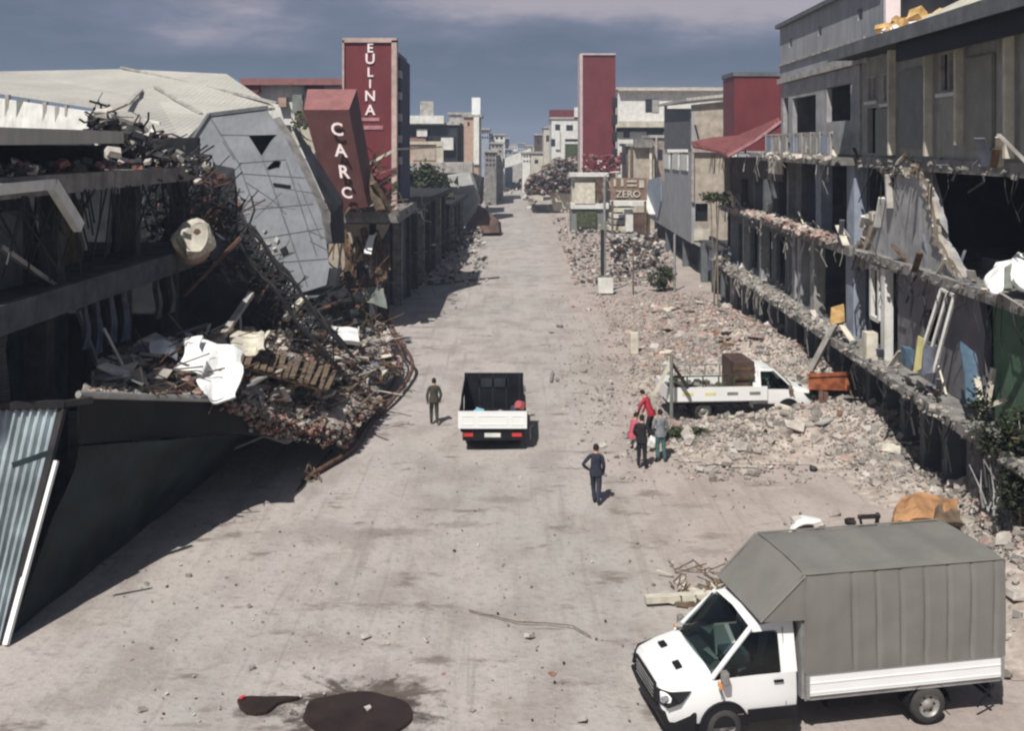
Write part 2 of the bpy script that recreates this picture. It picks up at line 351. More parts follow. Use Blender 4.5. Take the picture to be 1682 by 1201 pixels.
def blot(name, pts, mat_, z, label):   # irregular wet patch given by photo points
    mb = MB(); q = [G(*p) for p in pts]; c = sum(q, V())/len(q)
    n = len(q); top = [V((p.x, p.y, z)) for p in q]; bot = [V((c.x+(p.x-c.x)*1.02, c.y+(p.y-c.y)*1.02, z-.05)) for p in q]
    mb.add(top+bot, [tuple(range(n))]+[(i, n+i, n+(i+1)%n, (i+1)%n) for i in range(n)])
    o = mb.build(name, mat_, label=label, kind='structure'); return o
def wob(cx, cy, rx, ry, n, k, seed):
    g = random.Random(seed); return [(cx+rx*cos(a)*(1+g.uniform(-k, k)), cy-ry*sin(a)*(1+g.uniform(-k, k))) for a in [2*pi*i/n for i in range(n)]]
def smooth_ring(cx, cy, rx, ry, k, seed, n=72):
    return [(cx+rx*cos(a)*(1+k*noise.noise(V((cos(a)*1.6, sin(a)*1.6, seed)))), cy-ry*sin(a)*(1+k*noise.noise(V((cos(a)*1.6, sin(a)*1.6, seed))))) for a in [2*pi*i/n for i in range(n)]]
blot('puddle', smooth_ring(588, 1176, 90, 37, .12, 3), M['puddle'], .030, 'large dark oily puddle at the bottom edge of the street')
blot('puddle', [(390,1152),(396,1148),(410,1146),(440,1147),(470,1146),(492,1147),(486,1149),(466,1153),(454,1158),(447,1165),(438,1171),(420,1174),(404,1171),(394,1163)], M['puddle'], .030, 'small dark puddle left of the big puddle')
for (x, y, rx, ry) in ((905,1025,40,1.6), (955,1036,20,1.8), (800,1008,35,1.5)):
    pass
for (x, y) in ((605,1168), (398,1150), (600,1048), (870,1048), (700,1056), (955,1186)):
    mb = MB(); p = G(x, y); mb.chunk(p+V((0,0,.05)), .22 if x != 398 else .15, flat=.4)
    m_ = M['whitechunk'] if x != 398 else M['redlamp']
    mb.build('litter', m_, label={605:'pale stone lying in the middle of the large puddle',398:'small red plastic piece at the edge of the small puddle',600:'pale flat scrap on the street above the large puddle',870:'whitish scrap on a dark track mark in mid street',700:'thin pale scrap near the damp marks in the street',955:'white scrap near the bottom edge of the street'}[x], cat='litter')

# ---------------------------------------------------------------- rubble
PAL = ['dustchunk','greychunk','whitechunk','brick','pinkdust','concrete','steel']
PALM = [M[p] for p in PAL]
def pick(wts, g):
    return g.choices(range(len(wts)), wts)[0]
blobs = [(9.9,38.9,3.2,1.7,.85),(13.2,37.6,1.9,2.6,1.0),(7.6,37.8,2.0,1.6,.30),(13.2,43.5,1.6,3.2,1.3),(10.5,47.8,3.4,2.2,1.0),(12.6,55,2.0,9,1.3),(9.8,53,2.3,5.0,.75),(8.2,60,2,4,.2),(13.4,29,1.2,3.5,.85),(12.2,24,1.6,3.0,.6),(15,26,2.5,4,1.3),(11.2,68,2.2,5,.6),(12.3,33.0,1.1,1.6,.35)]
def hr(x, y):
    h = 0
    for (a, b_, sx_, sy_, hh) in blobs: h += hh*math.exp(-((x-a)/sx_)**2-((y-b_)/sy_)**2)
    e_ = noise.noise(V((x*.55, y*.55, 9)))*.5+noise.noise(V((x*1.6, y*1.6, 4)))*.3
    return max(0, h*(1+e_*.8)-.06)
mb = MB(); st = .3; nx = 60; ny = 190; H0 = {}
for j in range(ny):
    for i in range(nx): H0[i, j] = hr(1+i*st, 18+j*st)
idx = {}
for j in range(ny-1):
    for i in range(nx-1):
        q = [(i,j),(i+1,j),(i+1,j+1),(i,j+1)]
        if max(H0[k] for k in q) > .015:
            for k in q:
                if k not in idx: idx[k] = len(mb.v); mb.v.append((1+k[0]*st, 18+k[1]*st, H0[k]-.02))
            mb.f.append(tuple(idx[k] for k in q)); mb.m.append(0)
M['rubbledust'] = mat('rubble_dust', (.42,.375,.335), var=.35, vs=2.5, bump=.8, bs=6, col2=(.27,.22,.185))
mb.build('rubble_dust', M['rubbledust'], label='heap of fine grey brown demolition dust under the right hand rubble', cat='rubble', kind='stuff', smooth=True)
g = random.Random(11); mb = MB(); n = 0
while n < 27000:
    x = g.uniform(1.8, 18); y = 20+(g.random()**1.25)*58; h = hr(x, y)
    if y < 33.6+.5*sin(x*1.3) and x < 10.6+.15*(34-y) and g.random() < .93: continue
    lim = 12.44+.0269*y+.9
    if x > lim: continue
    if x < 8.9+.2 and y < 23: continue
    cn = .25+1.5*max(0, noise.noise(V((x*.45, y*.3, 2)))+.35)
    p_ = cn*min(1, h*2.3)+.012+.05*(x > 5.5)*(y > 34)+.10*math.exp(-((x-5)/2.0)**2-((y-45)/8)**2)+.05*(x > 6.0)*(y > 24)
    if g.random() > p_: continue
    red = max(0, min(1, (y-46)/8+noise.noise(V((x*.3, y*.2, 8)))*1.6))
    wts = [6, 3.4, 1.5-.6*red, .25+.9*red, .5+3.6*red, 1.0, .12]
    s_ = min(.45, .035+.045*g.paretovariate(2.1))
    mb.chunk((x, y, h+s_*.06), s_, pick(wts, g), .6, g); n += 1
mb.build('rubble', PALM, label='loose broken brick and concrete rubble heaped along the right side of the street', cat='rubble', kind='stuff')
# single large pieces one can tell apart
g = random.Random(5); k = 0
for (px, py, s_, mi) in ((1192,762,.5,'greychunk'),(1335,768,.45,'concrete_dark'),(1216,745,.75,'whitechunk'),(1300,728,1.3,'whitechunk'),(1360,750,.6,'dustchunk'),(1425,742,.7,'whitechunk'),(1480,750,.6,'whitechunk'),(1150,770,.4,'whitechunk'),(1250,770,.4,'dustchunk'),(1395,720,.6,'dustchunk'),(1180,705,.5,'whitechunk'),(1120,560,1.1,'whitechunk'),(1150,585,1.3,'whitechunk'),(1075,575,1.0,'whitechunk'),(1240,560,1.0,'pinkdust'),(1280,575,1.0,'whitechunk'),(1210,535,.8,'pinkdust'),(1040,645,.4,'dustchunk'),(915,622,.35,'greychunk'),(1395,855,.5,'steel'),(1345,860,.5,'whitechunk'),(1310,855,.6,'whitechunk'),(1585,835,.9,'whitechunk'),(1605,850,.6,'cream'),(1660,880,.9,'concrete_light'),(1655,935,.8,'whitechunk'),(1670,1010,.8,'whitechunk'),(1650,1105,.45,'greychunk'),(1150,470,.5,'white'),(1190,515,1.2,'whitechunk')):
    p = G(px, py, .1); p.z = hr(p.x, p.y)+.08
    mb = MB(); rg = random.Random(k*7+3); s_ *= .68; mb.chunk(p, s_, flat=.7, rg=rg); mb.chunk(p+V((s_*.3, s_*.1, -.03)), s_*.6, flat=.7, rg=rg)
    mb.build('rubble_block', M[mi], label='broken concrete or plaster block lying among the street rubble', cat='rubble block', group='large broken blocks on the street rubble', bevel=.02); k += 1
g = random.Random(8)
mb = MB()
for k in range(750):   # thin scatter over the street
    px = g.uniform(200, 1250); py = g.uniform(400, 1190)
    p = G(px, py); 
    if p.x < -6.5+(0 if p.y > 37 else -3) : continue
    s_ = g.uniform(.025, .085) if g.random() < .93 else g.uniform(.1, .18)
    mb.chunk((p.x, p.y, .0), s_, pick([5,4,2,1,1,1,1], g), .6, g)
mb.build('gravel', PALM, label='small stones and crumbs scattered over the dusty street', cat='gravel', kind='stuff')

# ---------------------------------------------------------------- left collapsed slab with its rubble
FR = [[P(*a) for a in r] for r in (
  [(130,650,25.2),(255,655,28),(380,658,30.6),(470,690,34),(560,703,36.6),(608,662,41),(650,612,47)],
  [(150,628,27.5),(250,612,29.8),(330,604,32.2),(420,602,35.5),(510,602,39.5),(585,590,43.5),(640,575,48.5)],
  [(150,605,30.5),(240,570,33),(330,555,35.8),(420,552,39.8),(505,545,45),(570,535,50),(628,520,55)])]
def fs_(u, v):     # u 0..6, v 0..2
    i = min(5, int(u)); j = min(1, int(v)); a = u-i; b_ = v-j
    return (FR[j][i]*(1-a)+FR[j][i+1]*a)*(1-b_)+(FR[j+1][i]*(1-a)+FR[j+1][i+1]*a)*b_
fallen = thing('fallen_roof_slab', 'dark edged slab of a collapsed building tilted towards the street and covered in rubble', 'collapsed slab', (-9, 30, 0))
mb = MB(); rows = []
for j in range(13):
    rows.append([fs_(i*.2, j/6)+V((0,0,(noise.noise(fs_(i*.2, j/6)*.8)*.35 if 0 < j else 0))) for i in range(31)])
mb.grid(rows); mb.build('slab_top', M['rubbledust'], fallen, smooth=True)
A, B2, C_ = FR[0][0], FR[0][2], FR[0][4]
mb = MB()    # dark fascia under the front edge
for i, (a, b_) in enumerate(((FR[0][0], FR[0][1]), (FR[0][1], FR[0][2]), (FR[0][2], FR[0][3]), (FR[0][3], FR[0][4]), (FR[0][4],FR[0][5]))):
    d0 = (1.15, 1.05, .95, .6, .3, .2)[i]; d1 = (1.15, 1.05, .95, .6, .3, .2)[i+1]; bk = V((-.25, .5, 0))
    mb.hexa([a-V((0,0,d0)), b_-V((0,0,d1)), b_-V((0,0,d1))+bk, a-V((0,0,d0))+bk, a-V((0,0,.02)), b_-V((0,0,.02)), b_+bk-V((0,0,.02)), a+bk-V((0,0,.02))])
mb.build('fascia', M['black'], fallen)
mb = MB(); mb.tube([FR[0][0]+V((.02,-.1,.05)), FR[0][1]+V((.02,-.1,.06)), FR[0][2]+V((.02,-.1,.05))], .09, 8)
mb.build('metal_edge_trim', M['greysteel'], fallen)
# shaded cladding wall leaning under the slab, wider at the top
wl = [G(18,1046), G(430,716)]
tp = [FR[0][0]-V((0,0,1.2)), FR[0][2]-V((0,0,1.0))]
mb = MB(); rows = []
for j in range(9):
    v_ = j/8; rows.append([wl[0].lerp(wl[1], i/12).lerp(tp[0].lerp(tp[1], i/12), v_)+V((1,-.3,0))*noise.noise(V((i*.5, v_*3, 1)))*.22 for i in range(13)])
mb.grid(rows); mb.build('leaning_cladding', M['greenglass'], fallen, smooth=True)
mb = MB(); mb.bar(P(225,775,35), P(330,690,36.5), .06); mb.bar(P(330,760,34.5), P(435,716,36), .07); mb.build('hanging_bar', M['greysteel'], fallen)
for (i, a, b_) in ((0, (250,745), (258,790)), (1, (180,742), (186,765)), (2, (205,742), (211,758)), (3, (232,742),(236,764))):
    pass
# corrugated sheet wall at the left edge
cs = thing('corrugated_sheet', 'ribbed blue grey metal sheet leaning in the sun at the left edge', 'metal sheet', G(-40,1060))
mb = MB(); bl = V((-13.6, 21.2, 0)); br = G(2,1058); tr = P(98,672,24.7); tl = V((-14.2, 22.9, 4.9)); rows = []
nn = 96
for j in range(7):
    v_ = j/6; r = []
    for i in range(nn+1):
        u = i/nn; p = bl.lerp(br, u).lerp(tl.lerp(tr, u), v_); r.append(p+V((.1,-.75,.35)).normalized()*(.05*(1 if (i//2) % 2 else -1)+.06*noise.noise(V((u*5, v_*2, 0)))))
    rows.append(r)
mb.grid(rows); mb.build('sheet', M['corr'], cs)
mb = MB(); mb.bar(br+V((.12,-.05,0)), P(92,757,24.3), .12, .08); mb.build('white_edge_strip', M['whitepaint'], cs)
mb = MB(); mb.bar(br+V((.02,.05,0)), tr+V((.05,0,.0)), .2, .12); mb.build('dark_frame_post', M['steel'], cs)
mb = MB(); mb.bar(tl+V((0,0,.1)), tr+V((.1,0,.12)), .16, .16); mb.bar(tr+V((.1,0,.12)), FR[0][0]+V((.3,0,-.1)), .14, .14); mb.build('top_rail', M['steel'], cs)
mb = MB(); 
for q in ((20,765,22.6,1.2),): p = P(*q[:3]); mb.bar(p, p+V((.7,.3,.2)), .05, .12)
mb.build('torn_flap', M['greenglass'], cs)
# rubble on the slab
g = random.Random(21); mb = MB()
for k in range(7000):
    u = g.uniform(.15, 6); v_ = g.random()**.8*2
    p = fs_(u, v_); s_ = min(.55, .05+.06*g.paretovariate(2.1))
    mb.chunk(p+V((0,0,s_*.2+g.random()*.15*min(v_, 1))), s_, pick([3,3,2.2,2.2 if u < 4 else .8,2.5,1.5,2.0], g), .5, g)
mb.build('rubble', PALM, label='mixed brick, plaster and scrap debris piled on the fallen slab at left', cat='rubble', kind='stuff')
g = random.Random(23); mb = MB()
for k in range(900):     # brick debris spilling over the lower edge of the slab
    u = g.uniform(1.9, 5.2); p = fs_(u, 0); dz = g.random()**1.3*(1.0 if 2.3 < u < 4.3 else .5)
    mb.chunk(p+V((g.uniform(-.1,.3), g.uniform(-.35,.1), -dz*.6)), g.uniform(.06,.24), g.choice((3,3,4,3,1,0,6)), .6, g)
mb.build('rubble', PALM, label='reddish brick debris hanging over the lower edge of the fallen slab', cat='rubble', kind='stuff')
g = random.Random(22); mb = MB()
for k in range(420):   # splintered laths, wire and bars
    u = g.uniform(.5, 6.0); v_ = g.uniform(0, 2); p = fs_(u, v_)+V((0,0,.1)); d = V((g.uniform(-1,1), g.uniform(-1,1), g.uniform(-.12,.35))).normalized()*g.uniform(.3,1.7)
    mb.bar(p, p+d, g.uniform(.02,.09), g.uniform(.02,.05), g.choice((0,0,1,2,3)))
mb.build('splintered_scrap', [M['wood'], M['steel'], M['whitechunk'], M['rust']], label='splintered laths and bent bars strewn over the fallen slab', cat='scrap', kind='stuff')
def shards(fn, n, seed, mats, label, smin=.25, smax=1.1):
    g = random.Random(seed); mb = MB()
    for k in range(n):
        p = fn(g); u_ = V((g.uniform(-1,1), g.uniform(-1,1), g.uniform(-.35,.35))).normalized(); v2 = u_.cross(V((g.uniform(-.4,.4), g.uniform(-.4,.4), 1))).normalized(); a_ = g.uniform(smin, smax)*.5; b_ = a_*g.uniform(.25, .8); th = u_.cross(v2).normalized()*g.uniform(.02,.09)
        q = [p-u_*a_-v2*b_, p+u_*a_*g.uniform(.6,1)-v2*b_, p+u_*a_+v2*b_*g.uniform(.3,1), p+v2*b_*1.2, p-u_*a_*g.uniform(.5,1)+v2*b_]
        mb.plate([q], th, g.randrange(len(mats)))
    return mb.build('broken_boards', mats, label=label, cat='broken boards', kind='stuff')
SH = [M['whitechunk'], M['concrete'], M['concrete_light'], M['plank'], M['woodbrown'], M['sage'], M['darkgrey'], M['clothgrey'], M['dustchunk'], M['concrete_dark']]
shards(lambda g: fs_(g.uniform(.3,6), g.uniform(.2,2))+V((0,0,g.uniform(.1,.45))), 190, 61, SH+[M['woodbrown'], M['rust']], 'torn boards, panels and slab pieces strewn over the left debris pile')
def _rr(g):
    while True:
        x = g.uniform(4.5, 13.8); y = g.uniform(35, 68)
        if hr(x, y) > .15: return V((x, y, hr(x, y)+.08))
shards(_rr, 150, 62, [M['whitechunk'], M['concrete'], M['concrete_light'], M['dustchunk'], M['plank'], M['pinkdust'], M['woodbrown']], 'flat slab pieces and boards lying on the right hand rubble', .25, 1.0)
def crumple(name, poly, Y0, Y1, mat_, label, cat, th=.05, amp=.18, sub=10, group=None, bulge=0):
    """crumpled sheet: photo quad -> grid with depth from Y0 (bottom) to Y1 (top)"""
    mb = MB(); rows = []
    a, b_, c, d = [V((p[0], p[1], 0)) for p in poly]   # bl, br, tr, tl
    for s__ in (0, 1):
        rows = []
        for j in range(sub+1):
            r = []
            for i in range(sub+1):
                u = i/sub; v_ = j/sub; q = a.lerp(b_, u).lerp(d.lerp(c, u), v_); Y = Y0+(Y1-Y0)*v_
                p = P(q.x, q.y, Y); nz = V((q.x*.035, q.y*.035, 1.7)); p = p+V((noise.noise(nz), noise.noise(nz+V((5,5,5)))*1.2, noise.noise(nz+V((9,2,7)))))*amp
                p.y -= bulge*sin(u*pi)*sin(v_*pi); r.append(p+V((0, th*s__, -th*s__)))
            rows.append(r)
        mb.grid(rows)
    n = sub+1; n2 = n*n
    for i in range(sub):
        mb.f += [(i, i+1, n2+i+1, n2+i), (n*sub+i, n*sub+i+1, n2+n*sub+i+1, n2+n*sub+i), (i*n, (i+1)*n, n2+(i+1)*n, n2+i*n), (i*n+sub, (i+1)*n+sub, n2+(i+1)*n+sub, n2+i*n+sub)]; mb.m += [0]*4
    return mb.build(name, mat_, label=label, cat=cat, group=group)
crumple('white_sheet', [(328,654),(388,656),(398,576),(312,556)], 29.3, 31.6, M['plastic_white'], 'crumpled bright white sheet, largest on the left debris pile', 'plastic sheet', amp=.22)
crumple('white_sheet', [(290,610),(330,618),(332,556),(300,560)], 29.8, 31.2, M['plastic_white'], 'white crumpled sheet just left of the largest white sheet', 'plastic sheet', amp=.3)
crumple('white_sheet', [(246,587),(286,592),(284,563),(250,560)], 30.2, 31.8, M['plastic_white'], 'small white sheet farther left on the debris pile', 'plastic sheet', amp=.2)
crumple('white_sheet', [(370,582),(442,578),(436,546),(382,550)], 34.3, 36.5, M['plank'], 'cream coloured crumpled sheet right behind the white one', 'plastic sheet', amp=.3)
crumple('mattress', [(540,554),(592,562),(590,540),(545,534)], 43.2, 45.5, M['plastic_white'], 'small white mattress lying on the far right of the left debris', 'mattress', th=.2, amp=.08)
mb = MB()
for (x, y, Y, s_) in ((232,597,30.6,.45),(172,622,28.2,.45),(262,655,28.6,.2)):
    MB().chunk(P(x,y,Y), s_, flat=.8).build('white_bundle', M['plastic_white'], label={232:'pinkish white bundle on the left debris above the metal edge',172:'white bundle lying alone near the dark shop front',262:'tiny white scrap hanging on the metal edge'}[x], cat='bundle', bevel=.05)
for (x0,y0,Y0,x1,y1,Y1,w_,lb,mt) in ((355,568,35,413,482,38.5,.22,'pale timber post leaning up from the white sheets','concrete_light'),(467,525,41,502,488,42,.26,'short whitish beam leaning under the fallen grey block','plank'),(303,486,36.5,395,390,37.5,.15,'dark square steel bar leaning beside the round tank','rust'),(425,570,37,442,545,38,.12,'small white stick standing in the left debris','plank'),(385,700,35,470,728,35.6,.10,'white pipe hanging below the brick debris','whitechunk'),(128,510,30,160,600,31,.12,'thin dark bar leaning inside the left shop front','greysteel'),(440,712,36.2,473,727,36.4,.14,'short white strip at the lower edge of the debris','whitepaint')):
    mb = MB(); mb.bar(P(x0,y0,Y0), P(x1,y1,Y1), w_, w_*.7); mb.build('leaning_beam' if w_ > .2 else 'leaning_bar', M[mt], label=lb, cat='beam')
# brown timber lattice lying on the pile
lt = thing('timber_pallet_frame', 'brown ribbed timber frame lying across the left debris', 'timber frame', P(470,620,38.5))
q = [P(392,618,33.0), P(535,658,36.2), P(550,622,39.6), P(402,585,36.2)]
mb = MB()
for k in range(5): mb.bar(q[0].lerp(q[3], k/4)+V((0,0,.30)), q[1].lerp(q[2], k/4)+V((0,0,.30)), .10, .08)
mb.build('long_board', M['woodbrown'], lt)
for k in range(13):
    mb = MB(); mb.bar(q[0].lerp(q[1], k/12)+V((0,0,.38+.06*sin(k*2.1))), q[3].lerp(q[2], k/12)+V((0,0,.38+.05*sin(k*3))), .22, .05); mb.build('slat', M['wood'], lt)
# long bent rail and cables hanging round the right side of the pile
def rail(pts, r, mt, label, n=7, name='bent_rail', cat='rail'):
    mb = MB(); pp = [P(*p) for p in pts]; out = []
    for i in range(len(pp)-1):
        p0 = pp[max(0,i-1)]; p1 = pp[i]; p2 = pp[i+1]; p3 = pp[min(len(pp)-1, i+2)]
        for k in range(6):
            t = k/6; out.append(.5*((2*p1)+(p2-p0)*t+(2*p0-5*p1+4*p2-p3)*t*t+(3*p1-p0-3*p2+p3)*t**3))
    out.append(pp[-1]); mb.tube(out, r, n); return mb.build(name, M[mt], label=label, cat=cat, smooth=True)
rail([(597,440,57),(625,500,54),(652,552,52),(678,600,49.5),(650,650,44.5),(612,690,41),(578,738,37),(520,775,34.5),(497,793,33.8)], .085, 'rust', 'long bent grey edge beam curving from the fallen block down to the street')
rail([(608,470,56.5),(640,540,53),(662,590,50),(640,640,45.5),(600,690,41.3),(560,742,37.3)], .05, 'rust', 'inner rusty rail curving beside the long bent edge beam')
rail([(590,450,57.5),(640,560,53),(655,600,49),(628,655,44.6)], .05, 'redfade', 'thin reddish cable hanging beside the bent edge beam', 5, 'hanging_cable', 'cable')
rail([(545,740,36.6),(510,780,34.4),(470,830,32.0)], .05, 'steel', 'dark cable trailing over the ground by the shadow edge', 5, 'hanging_cable', 'cable')
rail([(395,610,36.2),(450,632,36.9),(500,655,37.4),(560,668,38.6)], .14, 'concrete_light', 'pale curved gutter along the brown timber frame', 7, 'bent_gutter', 'gutter')
g = random.Random(2)
tw = MB()
for k in range(14):
    a = P(500+g.uniform(-10,30), 785+g.uniform(-15,12), 34); tw.bar(a, a+V((g.uniform(-.6,.6), g.uniform(-.4,.4), g.uniform(-.1,.35))), .04)
tw.build('twig_heap', M['wood'], label='small heap of brown twigs where the bent rail meets the street', cat='twigs')
# ---------------------------------------------------------------- facade builder
def facade(w_, s0, s1, z0, z1, holes, m_, parent, n0=0.0, th=.25, name='wall', outline=None):
    """plate on wall w_ from s0..s1, z0..z1 with rectangular holes (sa, sb, za, zb); n to the right of the wall's direction"""
    out = outline or [(s0,z0),(s1,z0),(s1,z1),(s0,z1)]
    loops = [[w_.at(a, b_, n0) for a, b_ in out]]
    for h_ in holes:
        if len(h_) == 4 and not isinstance(h_[0], tuple): h_ = [(h_[0],h_[2]),(h_[1],h_[2]),(h_[1],h_[3]),(h_[0],h_[3])]
        loops.append([w_.at(a, b_, n0) for a, b_ in h_])
    mb = MB(); mb.plate(loops, w_.at(0,0,th)-w_.at(0,0,0)); return mb.build(name, m_, parent)
def wbox(mb, w_, s0, s1, n0, n1, z0, z1, mi=0):
    return mb.hexa([w_.at(s0,z0,n0), w_.at(s1,z0,n0), w_.at(s1,z0,n1), w_.at(s0,z0,n1), w_.at(s0,z1,n0), w_.at(s1,z1,n0), w_.at(s1,z1,n1), w_.at(s0,z1,n1)], mi)
def rough_edge(mb, w_, s0, s1, n0, z, g, step=.35, size=.4, mis=(0,)):
    s_ = s0
    while s_ < s1:
        mb.chunk(w_.at(s_, z+g.uniform(-.15,.12), n0+g.uniform(-.35,.2)), size*g.uniform(.4,1.3), g.choice(mis), .7, g); s_ += step*g.uniform(.4,1.5)
# ---------------------------------------------------------------- left building (near)
LW = Wall((-12.1, 0), (-12.1+.0166*100, 100))      # runs away from the camera, street side is +n
lb = thing('collapsed_building', 'dark multi storey ruin along the left edge with a sagging concrete floor band', 'building', (-12, 30, 0))
mb = MB(); wbox(mb, LW, 23.3, 43, -9, -8.7, 0, 11); mb.build('inner_wall', M['inner'], lb); mb = MB(); wbox(mb, LW, 23.1, 23.3, -9, -.1, 0, 10.6); mb.build('end_wall', M['inner'], lb); mb = MB(); mb.build('inner_wall', M['inner'], lb)  # end_wall is out of view, added to keep the sun off the floors
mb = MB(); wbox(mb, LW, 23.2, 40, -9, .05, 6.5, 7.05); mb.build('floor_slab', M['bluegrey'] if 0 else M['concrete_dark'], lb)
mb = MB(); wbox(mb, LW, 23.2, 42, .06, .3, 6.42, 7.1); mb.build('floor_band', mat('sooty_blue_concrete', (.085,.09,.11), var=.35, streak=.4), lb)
mb = MB(); wbox(mb, LW, 23.2, 38.5, -9, .12, 9.45, 9.95); mb.build('upper_slab', M['concrete'], lb)
mb = MB(); mb.hexa([LW.at(23.2,10.7,-12), LW.at(23.2,10.7,.3), LW.at(31,10.75,.3), LW.at(31,10.75,-12), LW.at(23.2,11.1,-12), LW.at(23.2,11.1,.3), LW.at(31,11.1,.3), LW.at(31,11.1,-12)])
mb.build('top_slab', M['roofmetal'], lb)
g = random.Random(31)
for s_ in (22.5, 28.2, 33.8, 38.4):
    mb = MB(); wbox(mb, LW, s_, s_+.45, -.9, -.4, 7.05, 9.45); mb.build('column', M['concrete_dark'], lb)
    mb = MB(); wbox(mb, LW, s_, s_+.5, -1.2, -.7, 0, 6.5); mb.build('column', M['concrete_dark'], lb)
for i, (a, b_, mt, dn) in enumerate(((23.2,25.4,'olive',2.2),(25.9,27.9,'darkgrey',1.3),(29,31,'inner_blue',2.6),(31.3,33.4,'wood',2.0),(34.6,36,'inner_blue',1.2),(36.4,38,'darkgrey',2.2))):
    mb = MB(); wbox(mb, LW, a, b_, -dn, -dn+.12, 7.05, 9.3-.3*(i%2)); mb.build('partition', M[mt], lb)
for i, (a, b_, mt) in enumerate(((23.4,24,'olive'),(24.3,28.0,'darkgrey'),(29,33.2,'inner_blue'),(34.6,38,'inner'))):
    mb = MB(); wbox(mb, LW, a, b_, -2.4, -2.3, 0, 6.2); mb.build('shop_front', M[mt], lb)
for (a, b_, z0, z1, mt) in ((25.2,25.9,3.3,6.3,'shutter'),(30.1,30.5,4.9,6.4,'clothgrey'),(30.9,31.4,4.6,6.4,'clothgrey'),(31.9,32.5,4.7,6.45,'clothgrey'),(32.9,33.6,4.6,6.4,'clothgrey'),(36,36.4,4.8,6.3,'concrete'),(37.4,37.8,4.8,6.3,'concrete')):
    mb = MB(); rows = [[LW.at(a+(b_-a)*i/6, z0+(z1-z0)*j/6, -.55+.12*sin(i*1.7+j*.4)+.05*sin(j)) for i in range(7)] for j in range(7)]; mb.grid(rows); mb.build('hanging_curtain', M[mt], lb)
mb = MB()
for k in range(60):
    s_ = g.uniform(23.5, 39); mb.bar(LW.at(s_, 9.5, g.uniform(-.5,.4)), LW.at(s_+g.uniform(-1.2,1.2), 9.5-g.uniform(.4,2.3), g.uniform(-.5,.5)), .04)
mb.build('hanging_rebar', M['steel'], lb, kind='stuff')
mb = MB()
mb.bar(LW.at(23.3,9.7,.2), LW.at(25.9,9.75,.5), .18, .25); mb.bar(LW.at(25.9,9.75,.5), LW.at(27.2,8.6,.6), .2, .3)
mb.build('bent_white_fascia', M['white'], lb)
mb = MB(); mb.bar(P(0,405,25), P(105,480,28.5), .12); mb.bar(P(110,300,29), P(140,410,30.5), .10); mb.build('loose_bar', M['greysteel'], lb)
mb = MB()
for k in range(420):
    s_ = g.uniform(23.5, 38); mb.chunk(LW.at(s_, 9.97+g.random()*.25, g.uniform(-4,.3)), g.uniform(.1,.45), g.choice((0,0,0,0,2,3)), .5, g)
mb.build('crushed_debris', [M['concrete_dark'], M['brick'], M['whitechunk'], M['redfade']], lb, kind='stuff')
mb = MB(); mb.hexa([P(20,268,27),P(95,290,29),P(95,284,29.6),P(20,262,27.6),P(18,262,27),P(93,283,29),P(93,279,29.6),P(18,258,27.6)]); mb.build('pink_white_panel', M['letter'], lb)
mb = MB(); wbox(mb, LW, 42.7, 43, -9, -1.2, 0, 11); mb.build('cross_wall', M['inner'], lb)
mb = MB(); wbox(mb, LW, 30.6, 30.8, -12, -.2, 9.95, 10.69); mb.build('cross_wall', M['inner'], lb)
# tangle of dark wreckage between the slab and the fallen block
def tangle(name, boxes, n, mats, label, seed, rad=(.02,.09), parent=None, chunkn=0, ls=1.0, cm=None):
    g = random.Random(seed); mb = MB()
    for k in range(n):
        (x0,y0,x1,y1,Ya,Yb) = g.choice(boxes); p = P(g.uniform(x0,x1), g.uniform(y0,y1), g.uniform(Ya,Yb))
        d = V((g.uniform(-1,1), g.uniform(-.6,.6), g.uniform(-1,1))).normalized()*g.uniform(.4,2.4); w_ = g.uniform(*rad)*.8
        d = d*.75*ls; mid = p+d*.5+V((g.uniform(-.2,.2),)*3); mb.bar(p, mid, w_, w_, g.randrange(len(mats))); mb.bar(mid, p+d, w_, w_, g.randrange(len(mats)))
    nm_ = len(mats); mats = list(mats)+list(cm or [])
    for k in range(chunkn):
        (x0,y0,x1,y1,Ya,Yb) = g.choice(boxes); p = P(g.uniform(x0,x1), g.uniform(y0,y1), g.uniform(Ya,Yb)); mb.chunk(p, g.uniform(.12,.5), g.randrange(nm_ if cm else 0, len(mats)), .6, g)
    return mb.build(name, mats, label=label, cat='wreckage', kind='stuff')
DK = [M['steel'], M['steel'], M['concrete_dark'], M['rust'], M['inner']]
tangle('tangled_wreckage', [(150,205,240,280,33,37),(180,220,280,285,34,38),(230,250,340,300,36,40),(150,185,185,240,33,35)], 260, DK, 'tangled dark bars and slabs above the left building roof edge', 41, chunkn=420, ls=.55, cm=[M['concrete_dark'], M['steel'], M['inner'], M['greychunk'], M['concrete_dark'], M['whitechunk']])
tangle('tangled_wreckage', [(230,300,350,400,38,42),(300,330,420,460,39,43),(345,290,385,400,40,43),(410,440,480,560,41,44),(440,500,520,600,42,45)], 380, DK, 'tangled dark steel hanging left of the fallen grey block', 42, chunkn=120)
tangle('tangled_wreckage', [(470,500,540,600,43,47),(500,470,600,540,47,53),(560,440,630,475,55,58)], 110, [M['steel'], M['concrete_dark'], M['woodbrown'], M['rust'], M['inner']], 'tangled brown timber and steel below the fallen grey block', 43, chunkn=150)
g = random.Random(44)
